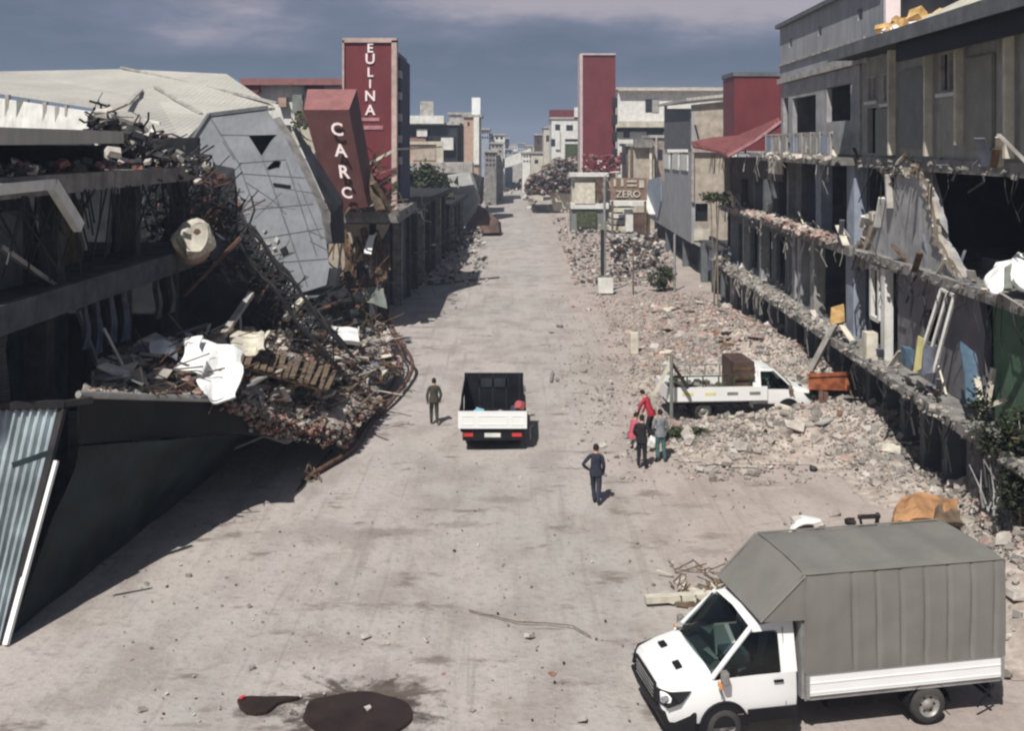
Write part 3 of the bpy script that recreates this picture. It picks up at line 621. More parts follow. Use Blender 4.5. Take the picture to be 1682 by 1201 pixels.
for i, (x, y, Y, s_, mt) in enumerate(((215,232,34,.38,'whitechunk'),(172,255,33,.42,'whitechunk'),(188,250,33,.5,'whitechunk'),(232,266,36,.45,'whitechunk'),(195,270,35,.3,'whitechunk'),(385,405,42,.35,'whitechunk'),(430,405,43.5,.4,'whitechunk'),(440,425,43.5,.3,'whitechunk'),(365,400,42,.3,'greychunk'),(405,415,42.5,.4,'greychunk'))):
    mb = MB(); mb.chunk(P(x,y,Y), s_, rg=random.Random(i)); mb.build('rubble_block', M[mt], label='pale broken lump caught in the dark left wreckage', cat='rubble block', group='pale lumps in the left wreckage')
# big dark mass behind: wrecked storeys between left building and fallen block
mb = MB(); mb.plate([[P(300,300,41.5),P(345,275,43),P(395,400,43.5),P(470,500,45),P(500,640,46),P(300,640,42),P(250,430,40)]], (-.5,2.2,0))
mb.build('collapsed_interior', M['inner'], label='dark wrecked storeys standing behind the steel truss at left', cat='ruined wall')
# lattice truss lying over the debris
tr_ = thing('steel_truss', 'dark mangled lattice truss slanting down onto the left debris pile', 'truss', P(545,600,39.2))
a0 = P(384,392,38.5); a1 = P(462,492,38.6); a2 = P(548,600,39.2); ofs = [V((0,0,0)), V((.75,0,.15)), V((.35,.6,.5))]
nodes = [a0.lerp(a1, k/7) for k in range(7)]+[a1.lerp(a2, k/4) for k in range(5)]
for o_ in ofs:
    mb = MB(); mb.tube([p+o_+V((0,0,.12*sin(i*1.3))) for i, p in enumerate(nodes)], .075, 6); mb.build('chord', M['steel'], tr_)
mb = MB()
for i in range(len(nodes)-1):
    for k in range(3):
        mb.bar(nodes[i]+ofs[k], nodes[i+1]+ofs[(k+1)%3], .055); mb.bar(nodes[i]+ofs[k], nodes[i]+ofs[(k+1)%3], .055)
mb.build('lacing', M['steel'], tr_)
# round drum end
dr = thing('water_tank', 'round cream tank with a rust stained end jammed in the left wreckage', 'tank', P(318,428,35.5))
c = P(318,398,35.5); ax = V((.35,-.85,.35)).normalized(); mb = MB(); mb.tube([c-ax*.5, c-ax*.1, c+ax*.3], .63, 22); mb.build('tank_body', M['tan'], dr, smooth=False)
mb = MB(); mb.tube([c+ax*.3, c+ax*.45, c+ax*.66], .65, 22, r2=.5); mb.v = [tuple(V(p)+V((noise.noise(V(p)*1.9), noise.noise(V(p)*1.9+V((4,4,4))), noise.noise(V(p)*1.9+V((8,1,3)))))*.22) for p in mb.v]; mb.build('tank_end', M['cream'], dr)
mb = MB(); cc = c+ax*.665+V((-.15,0,.1)); u_ = ax.cross(V((0,0,1))).normalized(); v2 = u_.cross(ax)
mb.plate([[cc+u_*.26*cos(a)*(1+.3*sin(3*a))+v2*.2*sin(a)*(1+.25*cos(5*a)) for a in [2*pi*i/18 for i in range(18)]]], ax*.02); mb.build('rust_patch', M['rust'], dr)
# ---------------------------------------------------------------- fallen grey block
def Yb(py): return 52-(py-178)/312*6.5
def fb(px, py, d=0): return P(px, py, Yb(py)+d)
blk = thing('fallen_upper_storey', 'grey clad upper storey fallen over sideways with two triangular holes in it', 'fallen building', fb(500,495))
front = [(305,262),(322,222),(345,190),(436,178),(466,221),(497,282),(527,348),(536,400),(541,440),(536,468),(505,478),(470,486),(452,455),(430,425),(405,375),(388,332),(368,290),(352,266)]
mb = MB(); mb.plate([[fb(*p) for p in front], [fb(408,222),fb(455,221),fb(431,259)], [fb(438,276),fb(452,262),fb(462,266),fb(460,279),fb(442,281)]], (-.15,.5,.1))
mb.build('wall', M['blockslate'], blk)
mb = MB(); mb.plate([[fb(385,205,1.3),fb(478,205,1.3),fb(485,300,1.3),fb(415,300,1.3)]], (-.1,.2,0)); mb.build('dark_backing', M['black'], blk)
mb = MB(); mb.bar(fb(303,252,-.05), fb(345,188,-.05), .22, .22); mb.bar(fb(345,188,-.05), fb(440,176,-.05), .22, .18); mb.build('roof_edge', M['darkgrey'], blk)
mb = MB(); mb.plate([[fb(448,195,.0),fb(456,193,.4),fb(476,222,.4),fb(506,282,.4),fb(534,345,.4),fb(542,400,.4),fb(536,400,0),fb(527,348,0),fb(497,282,0),fb(466,221,0)]], (.06,.25,.05)); mb.build('corner_trim', M['concrete'], blk)
mb = MB(); mb.plate([[fb(480,210,.9),fb(520,270,2.0),fb(557,330,3.0),fb(560,400,3),fb(543,400,.9),fb(543,350,.9)]], (.1,.6,0)); mb.build('dark_void_plate', M['inner'], blk)  # near-black plate standing in for the dark void beside the trim
mb = MB(); mb.plate([[fb(505,478,.05),fb(470,486,.05),fb(480,497,.4),fb(520,488,.4),fb(550,470,.8),fb(556,440,.8),fb(541,440,.05),fb(536,468,.05)]], (0,.9,-.1)); mb.build('broken_underside', M['darkgrey'], blk)
for (a, b_) in (((505,378),(538,393)),((510,396),(540,412)),((455,428),(482,415)),((385,350),(440,420)),((362,221),(408,222)),((395,285),(500,292)),((405,300),(450,330)),((450,330),(470,352)),((470,310),(520,318)),((455,430),(475,395)),((392,268),(470,262)),((400,345),(515,335)),((428,392),(530,375)),((448,432),(538,425)),((432,262),(505,470)),((470,265),(520,420)),((345,192),(392,268)),((392,268),(420,345)),((490,300),(528,392)),((385,262),(366,232))):
    mb = MB(); mb.bar(fb(*a, -.02), fb(*b_, -.02), .035, .04); mb.build('seam', M['darkgrey'], blk)
mb = MB(); mb.bar(fb(450,302,-.04), fb(477,306,-.04), .28, .1); mb.build('vent_slot', M['black'], blk)
mb = MB(); mb.chunk(fb(466,412,-.1), .4); mb.build('loose_fixture', M['black'], blk)
mb = MB()
for (x,y,s_) in ((455,395,.3),(440,400,.35),(452,410,.3),(445,420,.25),(435,380,.25)): mb.chunk(fb(x,y,-.1), s_)
mb.build('torn_scrap', M['whitechunk'], blk)
mb = MB(); mb.plate([[fb(352,266,.1),fb(368,290,.1),fb(388,332,.1),fb(405,375,.1),fb(370,380,1.5),fb(350,330,1.5)]], (-.3,.8,0)); mb.build('inner_face', M['black'], blk)
mb = MB(); mb.plate([[fb(354,270,-.12),fb(384,276,-.12),fb(390,330,-.12),fb(414,384,-.12),fb(450,446,-.12),fb(436,452,-.12),fb(396,404,-.12),fb(372,345,-.12),fb(352,300,-.12)]], (0,.06,0)); mb.build('recess_shade_plate', M['inner'], blk)  # near-black plate before the wall, the shade of a recess put in as colour
mb = MB(); mb.bar(fb(285,264,.3), fb(345,270,.1), .3, .25); mb.build('sill', M['plank'], blk)
# pale metal roof of the hall behind
hall = thing('industrial_hall', 'large hall with a pale metal roof behind the left ruins', 'hall', (-32, 66, 0))
pts = [(0,117,80),(200,113,80),(372,121,77),(452,176,68),(345,188,64),(300,234,56),(230,198,59),(150,172,61),(0,149,64),(-260,120,66),(-260,112,82)]
rp = [P(*p) for p in pts]
mb = MB()
ctr = P(260,165,68)
mb.add([p for p in rp]+[ctr], [(0,1,11),(1,2,11),(2,3,11),(3,4,11),(4,5,11),(5,6,11),(6,7,11),(7,8,0),(7,0,11),(8,9,10,0)])
low = [p-V((0,0,.18)) for p in rp]; mb.add(low+[ctr-V((0,0,.18))], [(0,11,1),(1,11,2),(2,11,3),(3,11,4),(4,11,5),(5,11,6),(6,11,7),(7,0,8),(7,11,0),(8,0,10,9)])
for i in range(len(rp)): mb.add([rp[i], rp[(i+1)%11], low[(i+1)%11], low[i]], [(0,1,2,3)])
mb.build('roof', M['roofmetal'], hall)
for a, b_ in (((200,113,79.9),(455,172,68)),((232,150,71),(208,175,61)),((255,145,72),(330,190,63.8))):
    mb = MB(); pa = P(*a); pb = P(*b_); mb.bar(pa+V((0,0,.12)), pb+V((0,0,.12)), .25, .14); mb.build('roof_seam', M['concrete_light'], hall)
mb = MB(); mb.hexa([V((-48,66,0)),V((-19.5,59.5,0)),V((-19.5,60.5,0)),V((-48,67,0)),P(-260,123,66.0),P(262,199,59.5),P(262,199,60.5),P(-260,123,67.0)]); mb.build('wall', M['white'], hall)
for (x0,x1,y0,y1,mt) in ((27,45,163,198,'sage'),(8,14,155,195,'concrete_light'),(70,76,167,200,'olive'),(90,97,175,203,'olive'),(106,110,172,190,'concrete_light')):
    mb = MB(); yy_ = 61.0+(120-x0)*.012; a = P(x0,y1,yy_); b_ = P(x1,y0,yy_); mb.box(a.x, b_.x, yy_, yy_+.3, a.z, b_.z); mb.build('door' if x0 == 27 else 'wall_post', M[mt], hall)
mb = MB(); mb.hexa([P(245,238,57),P(300,285,55),P(305,285,57),P(250,238,59),P(245,210,58),P(290,236,56.5),P(300,236,58),P(250,205,60)]); mb.build('gable_wall', M['white'], hall)
# ---------------------------------------------------------------- building with the big red sign
bs = thing('shop_building', 'damaged beige building whose slab carries the leaning red sign', 'building', (-11, 66, 0))
def slabpx(name, x0, x1, y0, y1, Y0, Y1, m_, parent, zt=None):
    a = P(x0, y1, Y0); b_ = P(x1, y0, Y0); mb = MB(); mb.box(a.x, b_.x, Y0, Y1, a.z, b_.z); return mb.build(name, m_, parent)
slabpx('floor_slab', 530, 655, 348, 366, 61.6, 73, M['concrete'], bs)
mb = MB(); pl = [(540,368),(640,368),(628,392),(612,398),(606,425),(585,430),(580,452),(556,455),(548,470),(540,470)]
mb.plate([[P(x,y,62) for x,y in pl]], (0,.3,0)); mb.build('beige_wall', M['beige'], bs)
mb = MB(); mb.box(-14, -7.9, 66, 66.3, 0, 6.6); mb.build('inner_wall', M['inner'], bs)
mb = MB(); mb.box(-8.3, -7.9, 62, 62.5, 0, 6.4); mb.build('column', M['concrete_dark'], bs); mb = MB(); mb.box(-8.2,-7.8, 67, 67.5, 0, 6.4); mb.build('column', M['concrete_dark'], bs)
mb = MB(); g = random.Random(51)
for k in range(200): 
    mb.chunk(P(g.uniform(532,655), g.uniform(338,352), g.uniform(61.4,64)), g.uniform(.12,.5), g.choice((0,1,2,3)), .5, g)
mb.build('slab_debris', [M['dustchunk'], M['redfade'], M['whitechunk'], M['brick']], bs, kind='stuff')
mb = MB()
for k in range(26):
    x = g.uniform(545,640); mb.bar(P(x,g.uniform(370,400),61.8), P(x+g.uniform(-25,25), g.uniform(410,470),61), g.uniform(.05,.16))
mb.build('broken_beam', M['woodbrown'], bs, kind='stuff')
# leaning sign box
ls = thing('leaning_sign', 'faded red box sign leaning on the broken slab, letters CARC down its front', 'sign', P(570,345,58.5))
f4 = [P(545,346,58.5),P(604,340,58.5),P(573,181,58),P(499,181,58)]; bk = [P(612,330,61),P(612,330,61),P(586,147,60.2),P(505,147,60.2)]
mb = MB(); bkl = [f4[0]+V((0,2.2,.2)), f4[1]+V((.2,2.2,.2))]
mb.hexa([f4[0], f4[1], bkl[1], bkl[0], f4[3], f4[2], bk[2], bk[3]]); mb.build('sign_box', mat('dull_red_panel', (.10,.036,.034), rough=.6, var=.2, vs=.7, streak=.3, bump=.1), ls)
nrm = (f4[1]-f4[0]).cross(f4[3]-f4[0]).normalized(); nrm = -nrm if nrm.y > 0 else nrm
mb = MB(); mb.add([q+V((0,-.0,.03)) for q in (f4[3], f4[2], bk[2], bk[3])], [(0,1,2,3)]); mb.build('sign_top', M['redfade'], ls)
for st, (x, y), sz in (('C',(554,213),.98),('A',(560,248),.98),('R',(565,283),.98),('C',(570,317),.85)):
    o_ = P(x,y,57.9); text3d(st, sz, M['letter'], 'letter', ls, o_+V((0,-.05,0)), (1,0,-.08), (-.12,0,1), .06)
mb = MB(); mb.bar(P(590,250,60.5), P(625,345,59), .5, .2); mb.bar(P(575,340,58), P(560,360,58), .12); mb.bar(P(612,300,59), P(640,345,60), .3); mb.build('broken_stand', M['wood'], ls)
# tall red sign with building behind
ts = thing('tall_sign', 'tall red sign panel with a pale frame, letters EULINA running down it', 'sign', P(607,340,70))
a = P(564,336,70); b_ = P(652,66,70); mb = MB(); mb.box(a.x, b_.x-.12, 70, 70.5, a.z, b_.z-.1); mb.build('sign_panel', M['red'], ts)
mb = MB(); mb.box(b_.x-.34, b_.x, 69.85, 70.6, a.z-.1, b_.z); mb.box(a.x-.05, b_.x, 69.85, 70.6, b_.z-.14, b_.z+.16); mb.box(a.x-.05, a.x+.07, 69.85, 70.6, a.z, b_.z); mb.box(a.x, b_.x, 69.85, 70.6, a.z-.16, a.z); mb.build('frame', mat('dusty_pink_frame', (.50,.38,.34), var=.2), ts)
for st, y, sz in (('E',79,.85),('U',97,.95),('L',119,.85),('I',138,.8),('N',158,.95),('A',181,.95)):
    text3d(st, sz, M['letter'], 'letter', ts, P(608,y,69.95), (1,0,0), (0,0,1), .08)
for (x0,x1,y0,y1) in ((593,623,193,199),(590,629,206,213)):
    a = P(x0,y1,69.96); c_ = P(x1,y0,69.96); mb = MB(); x = a.x
    g = random.Random(x0)
    while x < c_.x-.05:
        w_ = g.uniform(.06,.14); mb.box(x, min(c_.x, x+w_), 69.93, 70.0, a.z+.02, c_.z); x += w_+.03
    mb.build('small_line_of_print', M['letter_faded'], ts)
mb = MB(); mb.bar(P(608,268,69), P(650,245,69), .18); mb.bar(P(650,245,69), P(725,241,88), .12); mb.build('loose_strip', M['cream'], ts)
mb = MB(); mb.bar(P(597,262,68.8), P(625,285,69), .5,.1); mb.bar(P(600,292,68.8), P(652,275,69.2), .28,.1); mb.build('torn_panel', M['redfade'], ts)
tb = thing('stair_tower', 'dark navy tower with grey window bands behind the tall red sign', 'building', P(660,330,72))
a = P(640,330,72); b_ = P(669,88,76); mb = MB(); mb.box(-10.5, b_.x, 71.2, 78, 0, 16.6); mb.build('wall', M['navywall'], tb)
for k in range(5):
    z = 9.4+k*1.45; mb = MB(); mb.box(-8.1, -7.45, 70.9, 72.5, z, z+.5); mb.build('balcony', M['grey'], tb)
mb = MB(); mb.box(-9.5,-7.7,70.9,78.2,16.6,17.0); mb.build('parapet', M['greychunk'], tb)
# roofs glimpsed between hall and sign
rg = thing('row_house', 'low red and white house behind the leaning sign', 'house', P(480,200,95))
slabpx('wall', 415, 575, 140, 260, 92, 100, M['white'], rg); slabpx('roof', 395, 580, 128, 139, 91, 101, M['redfade'], rg)
for (x0,x1,y0,y1,mt) in ((402,425,139,152,'red'),(500,530,134,158,'inner'),(457,470,160,175,'tan'),(480,496,155,185,'sage'),(487,510,182,195,'leaf'),(545,565,150,162,'pane')):
    slabpx('window' if mt in ('inner','pane') else 'panel', x0, x1, y0, y1, 91.3, 92, M[mt], rg)
mb = MB(); mb.plate([[P(470,212,62),P(505,205,62),P(520,235,62),P(532,270,62),P(512,262,62),P(490,240,62)]], (0,.4,0)); mb.build('pale_roof_fragment', M['cream'], label='pale torn roof piece beside the leaning red sign', cat='roof fragment')
tangle('tangled_wreckage', [(475,190,505,215,60,63),(595,260,620,300,60,66),(585,300,655,345,60,64)], 50, [M['steel'], M['leaf'], M['wood']], 'small dark tangle around the foot of the leaning sign', 45, chunkn=20)
# ---------------------------------------------------------------- dark shop row beyond, left side
RW = Wall((-7.7, 62), (-5.2, 127))
row = thing('shop_row', 'dark burnt looking row of shops along the left side beyond the signs', 'building', (-9, 90, 0))
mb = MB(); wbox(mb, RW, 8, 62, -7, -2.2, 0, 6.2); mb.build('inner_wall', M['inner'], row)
mb = MB(); wbox(mb, RW, 8, 40, -7, .4, 6.2, 6.6); wbox(mb, RW, 40, 62, -7, .2, 4.6, 5.0); mb.build('floor_slab', M['inner'], row)
for k in range(13):
    s_ = 9+k*4.1; mb = MB(); wbox(mb, RW, s_, s_+.5, -.6, 0, 0, 6.1 if s_ < 40 else 4.5); mb.build('column', M['greychunk'] if k%3 == 0 else M['concrete_dark'], row)
for k in range(11):
    s_ = 10.2+k*4.1; mb = MB(); wbox(mb, RW, s_, s_+2.5, -.9, -.8, 0, 4.2); mb.build('shutter', [M['inner'], M['navywall'], M['inner_blue']][k%3], row)
tangle('tangled_wreckage', [(640,410,700,480,72,90),(700,375,760,410,95,118),(640,345,700,352,66,88)], 120, [M['concrete_dark'], M['steel'], M['navywall'], M['greychunk']], 'dark debris strip on the pavement in front of the far shop row', 46, chunkn=220)
for (x0,y0,x1,y1,lb_,mt) in ((600,415,618,385,'small pale bag hanging at the corner of the beige wall','whitechunk'),(700,462,745,456,'pale plank lying across the left edge of the street','plank'),(700,470,820,457,'thin dark cable lying across the far street','steel')):
    mb = MB(); a = G(x0,y0) if y0 > 430 else P(x0,y0,61); b_ = G(x1,y1) if y0 > 430 else P(x1,y1,61); mb.bar(a+V((0,0,.08)), b_+V((0,0,.08)), .25 if mt != 'steel' else .09, .1); mb.build('plank' if mt == 'plank' else 'scrap', M[mt], label=lb_, cat='debris')
mb = MB(); a = G(749,462); mb.tube([a, a+V((0,0,.9))], .12, 8); mb.build('bollard', M['dustchunk'], label='short stump standing in the far street near the plank', cat='bollard')
crumple('green_cover', [(580,500),(640,505),(632,470),(585,478)], 52, 55, M['sage'], 'dull green sheet lying below the beige wall', 'cover', amp=.3)
crumple('olive_cover', [(505,535),(600,530),(600,492),(520,505)], 50, 53, M['leaf'], 'dark olive cover in the debris under the fallen grey block', 'cover', amp=.3)
crumple('white_bag', [(598,415),(610,418),(614,385),(604,385)], 60, 60.6, M['plastic_white'], 'white torn bag hanging at the broken beige wall corner', 'bag', amp=.1)
# ---------------------------------------------------------------- right side facade plane
RWl = Wall((12.44, 0), (12.44+2.69, 100))      # +n is to the right = into the building, street is -n
def rs(px): return RWl.t(px)
def rz(px, py): return RWl.px(px, py).z
def rp2(px, py): q = RWl.px(px, py); return ((q-RWl.p).xy.dot(RWl.d.xy), q.z)
g = random.Random(61)
A = thing('damaged_apartment_building', 'near grey ruin on the right with a torn open middle storey and vertical fins above', 'building', (13, 34, 0))
s0, s1 = 22.5, rs(1416)
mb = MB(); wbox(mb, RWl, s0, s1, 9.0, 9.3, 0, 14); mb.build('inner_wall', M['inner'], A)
mb = MB(); wbox(mb, RWl, s0, s0+.3, .3, 9.0, 0, 14); mb.build('side_wall', M['inner'], A); mb = MB(); wbox(mb, RWl, s1, s1+.3, .3, 9.0, 0, 14); mb.build('side_wall', M['inner'], A)
for z0, z1, n0 in ((2.75,3.05,-.95),(6.4,6.72,-.35),(9.85,10.25,-.12)):
    mb = MB(); wbox(mb, RWl, s0, s1, n0, 9.0, z0, z1); mb.build('floor_slab', M['concrete'], A)
mb = MB()
rough_edge(mb, RWl, s0, s1, -.85, 2.98, g, .14, .2, (0,0,1,2)); rough_edge(mb, RWl, s0, s1, -.6, 3.08, g, .2, .2, (0,1,2)); mb.build('broken_balcony_edge', [M['greychunk'], M['dustchunk'], M['concrete']], A, kind='stuff')
mb = MB(); rough_edge(mb, RWl, s0, s1, -.22, 6.6, g, .2, .2, (0,1)); rough_edge(mb, RWl, s0, s1, -.02, 10.0, g, .3, .2, (0,1)); mb.build('broken_slab_edge', [M['greychunk'], M['concrete']], A, kind='stuff')
# ground floor shutters and columns
k = 0; s_ = s0+.3
while s_ < 75:
    par = A if s_ < s1 else None
    if par is None: break
    mb = MB(); wbox(mb, RWl, s_, s_+.42, -.12, .5, 0, 2.75); mb.build('column', M['darkgrey'], A)
    mb = MB(); wbox(mb, RWl, s_+.42, s_+1.9, .4, .5, 0, 2.75); mb.build('shutter', M['maroon'] if k > 4 else M['inner_blue'] if k > 2 else M['inner'], A)
    s_ += 1.9; k += 1
mb = MB(); wbox(mb, RWl, 26.2, 30.4, -.16, -.10, 0, 2.7); mb.build('bluish_pier', mat('slate_blue_pier', (.11,.115,.14), var=.3), A)
# first floor wall
def poly_plate(name, pts, m_, parent, n0=0, th=.2, holes=[]):
    mb = MB(); L = [[RWl.at(*rp2(x, y), n0) for x, y in l] for l in [pts]+holes]; mb.plate(L, RWl.at(0,0,th)-RWl.at(0,0,0)); return mb.build(name, m_, parent)
def poly_sz(name, pts, m_, parent, n0=0, th=.2, holes=[]):
    mb = MB(); L = [[RWl.at(a, b_, n0) for a, b_ in l] for l in [pts]+holes]; mb.plate(L, RWl.at(0,0,th)-RWl.at(0,0,0)); return mb.build(name, m_, parent)
poly_sz('wall', [(rs(1600)-.3,3.4),(rs(1585),3.1),(rs(1530),3.05),(rs(1470),3.05),(rs(1470),6.4),(rs(1600),6.4),(rs(1612),5.4)], mat('mauve_grey_plaster', (.17,.165,.18), var=.15, streak=.2), A, .1, holes=[[(rs(1535),4.3),(rs(1512),4.3),(rs(1512),5.4),(rs(1535),5.4)]] )
poly_sz('green_wall', [(22.6,3.05),(rs(1636),3.05),(rs(1632),6.4),(22.6,6.4)], M['green'], A, -.02)
mb = MB(); wbox(mb, RWl, rs(1465), rs(1458), -.25, .05, 3.05, 6.3); mb.build('white_post', M['white'], A)
mb = MB(); wbox(mb, RWl, rs(1463), rs(1455), -.85, -.45, 3.05, 4.0); mb.build('post_foot', M['plank'], A)
def frame_(a, b_, c, d, w_, name, m_, parent):   # four-sided frame from world points
    mb = MB()
    for p, q in ((a,b_),(b_,c),(c,d),(d,a)): mb.bar(p, q, w_, w_)
    return mb.build(name, m_, parent)
frame_(RWl.at(rs(1450),4.3,-.1),RWl.at(rs(1437),4.3,-.1),RWl.at(rs(1437),6.2,-.1),RWl.at(rs(1450),6.2,-.1),.16,'window_frame',M['white'],A)
wf = thing('window_frame', 'white window frame hanging askew in front of the torn first floor', 'window frame', RWl.at(rs(1565),3.1,-.3))
a = RWl.at(rs(1552), 4.15, -.75); b_ = RWl.at(rs(1576), 3.95, -.75); c = RWl.at(rs(1588), 6.3, -.35); d = RWl.at(rs(1566), 6.35, -.35)
mb = MB()
for p, q in ((a,b_),(b_,c),(c,d),(d,a)): mb.bar(p, q, .11, .08)
mb.build('frame', M['white'], wf); mb = MB(); mb.bar(a.lerp(b_,.5), d.lerp(c,.5), .09, .07); mb.build('mullion', M['white'], wf)
def leanbox(pts, name, m_, lb, ct, th=.12):
    mb = MB(); mb.plate([[P(*p) for p in pts]], (.05, th, 0)); return mb.build(name, m_, label=lb, cat=ct)
leanbox([(1500,612,32.6),(1513,606,32.2),(1518,558,32.2),(1508,552,32.6)], 'yellow_board', M['yellow'], 'narrow yellow board standing on the balcony debris', 'board')
leanbox([(1514,616,32.0),(1532,612,31.6),(1534,572,31.6),(1518,566,32.0)], 'pink_board', M['clothgrey'], 'mauve grey board beside the yellow board on the balcony', 'board')
leanbox([(1488,602,33.4),(1500,600,33.0),(1502,575,33.0),(1486,572,33.4)], 'blue_box', M['bluecloth'], 'small dark blue box left of the yellow board', 'box', .5)
crumple('blue_curtain', [(1588,660),(1618,668),(1600,575),(1578,560)], 29.2, 30.4, M['bluecloth'], 'blue cloth hanging out of the torn first floor near the green wall', 'curtain', amp=.12)
for i, (p, q, lb_) in enumerate((((1604,620,29.6),(1612,665,29.2),'left pale stake sticking up by the green wall'),((1632,605,28.8),(1622,662,28.8),'right pale stake sticking up by the green wall'),((1610,672,28.6),(1655,655,28.2),'pale plank lying across the balcony edge by the green wall'))):
    mb = MB(); mb.bar(P(*p), P(*q), .16, .1); mb.build('stake', M['plank'], label=lb_, cat='plank')
# second floor: torn wall piece round the hole
torn = [(1412,440),(1413,408),(1424,392),(1428,372),(1440,350),(1452,322),(1463,318),(1475,290),(1482,262),(1520,262),(1530,300),(1538,330),(1540,350),(1545,362),(1548,395),(1562,415),(1572,436),(1590,458),(1600,482),(1540,462),(1470,448)]
poly_plate('torn_wall', torn, M['grey'], A, -.05, .25)
rib = [(1475,280),(1500,276),(1520,282),(1534,306),(1541,338),(1545,362),(1548,385),(1562,412),(1577,438),(1594,458),(1612,466)]; ri = []
for i in range(len(rib)-1):
    for k in range(4): t_ = k/4; ri.append((rib[i][0]*(1-t_)+rib[i+1][0]*t_, rib[i][1]*(1-t_)+rib[i+1][1]*t_))
ou = [(x+g.uniform(-1,3), y+g.uniform(-3,2)) for x, y in ri]; inn_ = [(x-g.uniform(7,14), y+g.uniform(2,9)) for x, y in ri]
poly_plate('torn_render_edge', ou+inn_[::-1], M['beige'], A, -.16, .1)
rib = [(1412,436),(1416,408),(1427,390),(1432,368),(1444,350)]; poly_plate('torn_render_edge', rib+[(x+7+g.uniform(-2,3), y+6) for x, y in rib[::-1]], M['beige'], A, -.16, .1)
mb = MB(); ed = [(1475,280),(1500,278),(1520,284),(1533,308),(1540,340),(1544,362),(1546,385),(1560,412),(1575,438),(1592,458),(1610,462)]
for i in range(len(ed)-1):
    for k in range(5):
        t = k/5; q = RWl.at(*rp2(ed[i][0]*(1-t)+ed[i+1][0]*t-4, ed[i][1]*(1-t)+ed[i+1][1]*t+g.uniform(-3,8)), -.10); mb.chunk(q, g.uniform(.1,.3), g.choice((0,0,1)), 1, g)
ed = [(1414,430),(1415,408),(1425,392),(1430,370),(1442,350)]
for i in range(len(ed)-1):
    for k in range(4):
        t = k/4; q = RWl.at(*rp2(ed[i][0]*(1-t)+ed[i+1][0]*t, ed[i][1]*(1-t)+ed[i+1][1]*t), -.12); mb.chunk(q, g.uniform(.3,.5), g.choice((0,1)), 1, g)
mb.build('broken_wall_edge', [M['dustchunk'], M['concrete_light']], A, kind='stuff')
for (x0,y0,x1,y1) in ((1468,286,1471,342),(1458,325,1450,372),(1428,355,1424,372)):
    mb = MB(); mb.bar(RWl.at(*rp2(x0,y0),-.2), RWl.at(*rp2(x1,y1),-.2), .22, .12); mb.build('bare_stud', M['white'] if x0 != 1468 else M['concrete_light'], A)
mb = MB(); wbox(mb, RWl, rs(1600), rs(1585), 2.2, 3.0, 6.72, 8.6); mb.build('inner_column', M['inner'], A)
mb = MB(); wbox(mb, RWl, 25, 33, 1.2, 1.5, 6.72, 7.25); mb.build('inner_parapet', M['darkgrey'], A)
mb = MB(); wbox(mb, RWl, 27.2, 28.6, 2.5, 3.4, 6.72, 7.9); mb.build('cupboard', M['bluegrey'], A)
crumple('white_cloth', [(1610,470),(1700,485),(1700,412),(1640,425)], 26.9, 28.2, M['plastic_white'], 'white crumpled insulation sheet spilling over the floor edge at far right', 'plastic sheet', amp=.42, sub=22)
crumple('white_cloth', [(1648,475),(1662,478),(1664,430),(1650,436)], 26.6, 27.2, M['sage'], 'narrow green strip of cloth over the white sheet at far right', 'cloth', amp=.1)
# third floor: panels, fins, windows
Wn = []
for (x0,x1,y0,y1) in ((1424,1443,142,262),(1448,1466,140,174),(1545,1574,92,152)):
    pass
mb = MB(); poly_sz('wall', [(s0,10.25),(s1,10.25),(s1,14.0),(s0,14.0)], M['olive'], A, .0, .22, holes=[[(rs(1441),12.35),(rs(1426),12.35),(rs(1426),13.3),(rs(1441),13.3)],[(rs(1466),12.2),(rs(1451),12.2),(rs(1451),13.3),(rs(1466),13.3)],[(rs(1574),12.3),(rs(1545),12.3),(rs(1545),13.6),(rs(1574),13.6)],[(rs(1440),10.4),(rs(1424),10.4),(rs(1424),12.1),(rs(1440),12.1)]])
for (x0,x1,z0,z1) in ((1426,1441,12.35,13.3),(1451,1466,12.2,13.3),(1545,1574,12.3,13.6)):
    wn = MB(); a = rs(x1); b_ = rs(x0); o = None
    for (p0,p1,q0,q1) in ((a,b_,z0,z0+.09),(a,b_,z1-.09,z1),(a,a+.09,z0+.09,z1-.09),(b_-.09,b_,z0+.09,z1-.09),((a+b_)/2-.05,(a+b_)/2+.05,z0+.09,z1-.09)): wbox(wn, RWl, p0, p1, -.03, .1, q0, q1)
    f_ = wn.build('window', M['concrete_light'], A); mb = MB(); wbox(mb, RWl, a, b_, .12, .15, z0, z1); mb.build('pane', M['pane'], f_)
    mb = MB(); wbox(mb, RWl, a-.1, b_+.1, -.14, -.02, z0-.12, z0-.01); mb.build('sill', M['white'], f_)
for (xa, xb, mt) in ((1443,1470,'sage'),(1482,1521,'slate'),(1592,1636,'olive')):
    mb = MB(); wbox(mb, RWl, rs(xb), rs(xa), -.12, -.02, 10.6 if mt != 'sage' else 10.3, 13.2 if mt != 'sage' else 12.0); mb.build('panel', {'sage':mat('green_grey_panel', (.20,.215,.19), var=.1), 'slate':mat('flat_grey_panel', (.19,.195,.195), var=.1), 'olive':mat('warm_grey_panel', (.24,.24,.21), var=.12)}[mt], A)
for i, x in enumerate((1477, 1538, 1590, 1674)):
    s_ = rs(x); z0 = 10.35 if i != 2 else 10.7; mb = MB(); wbox(mb, RWl, s_, s_+.16, -.36, -.125, z0, 14.0); mb.build('fin', mat('cream_fin', (.58,.55,.45), var=.2, streak=.25) if i == 0 else bpy.data.materials['cream_fin'], A)
mb = MB(); wbox(mb, RWl, s0, s1+.4, -1.15, 9, 14.0, 14.3); mb.build('eave', M['steel'], A)
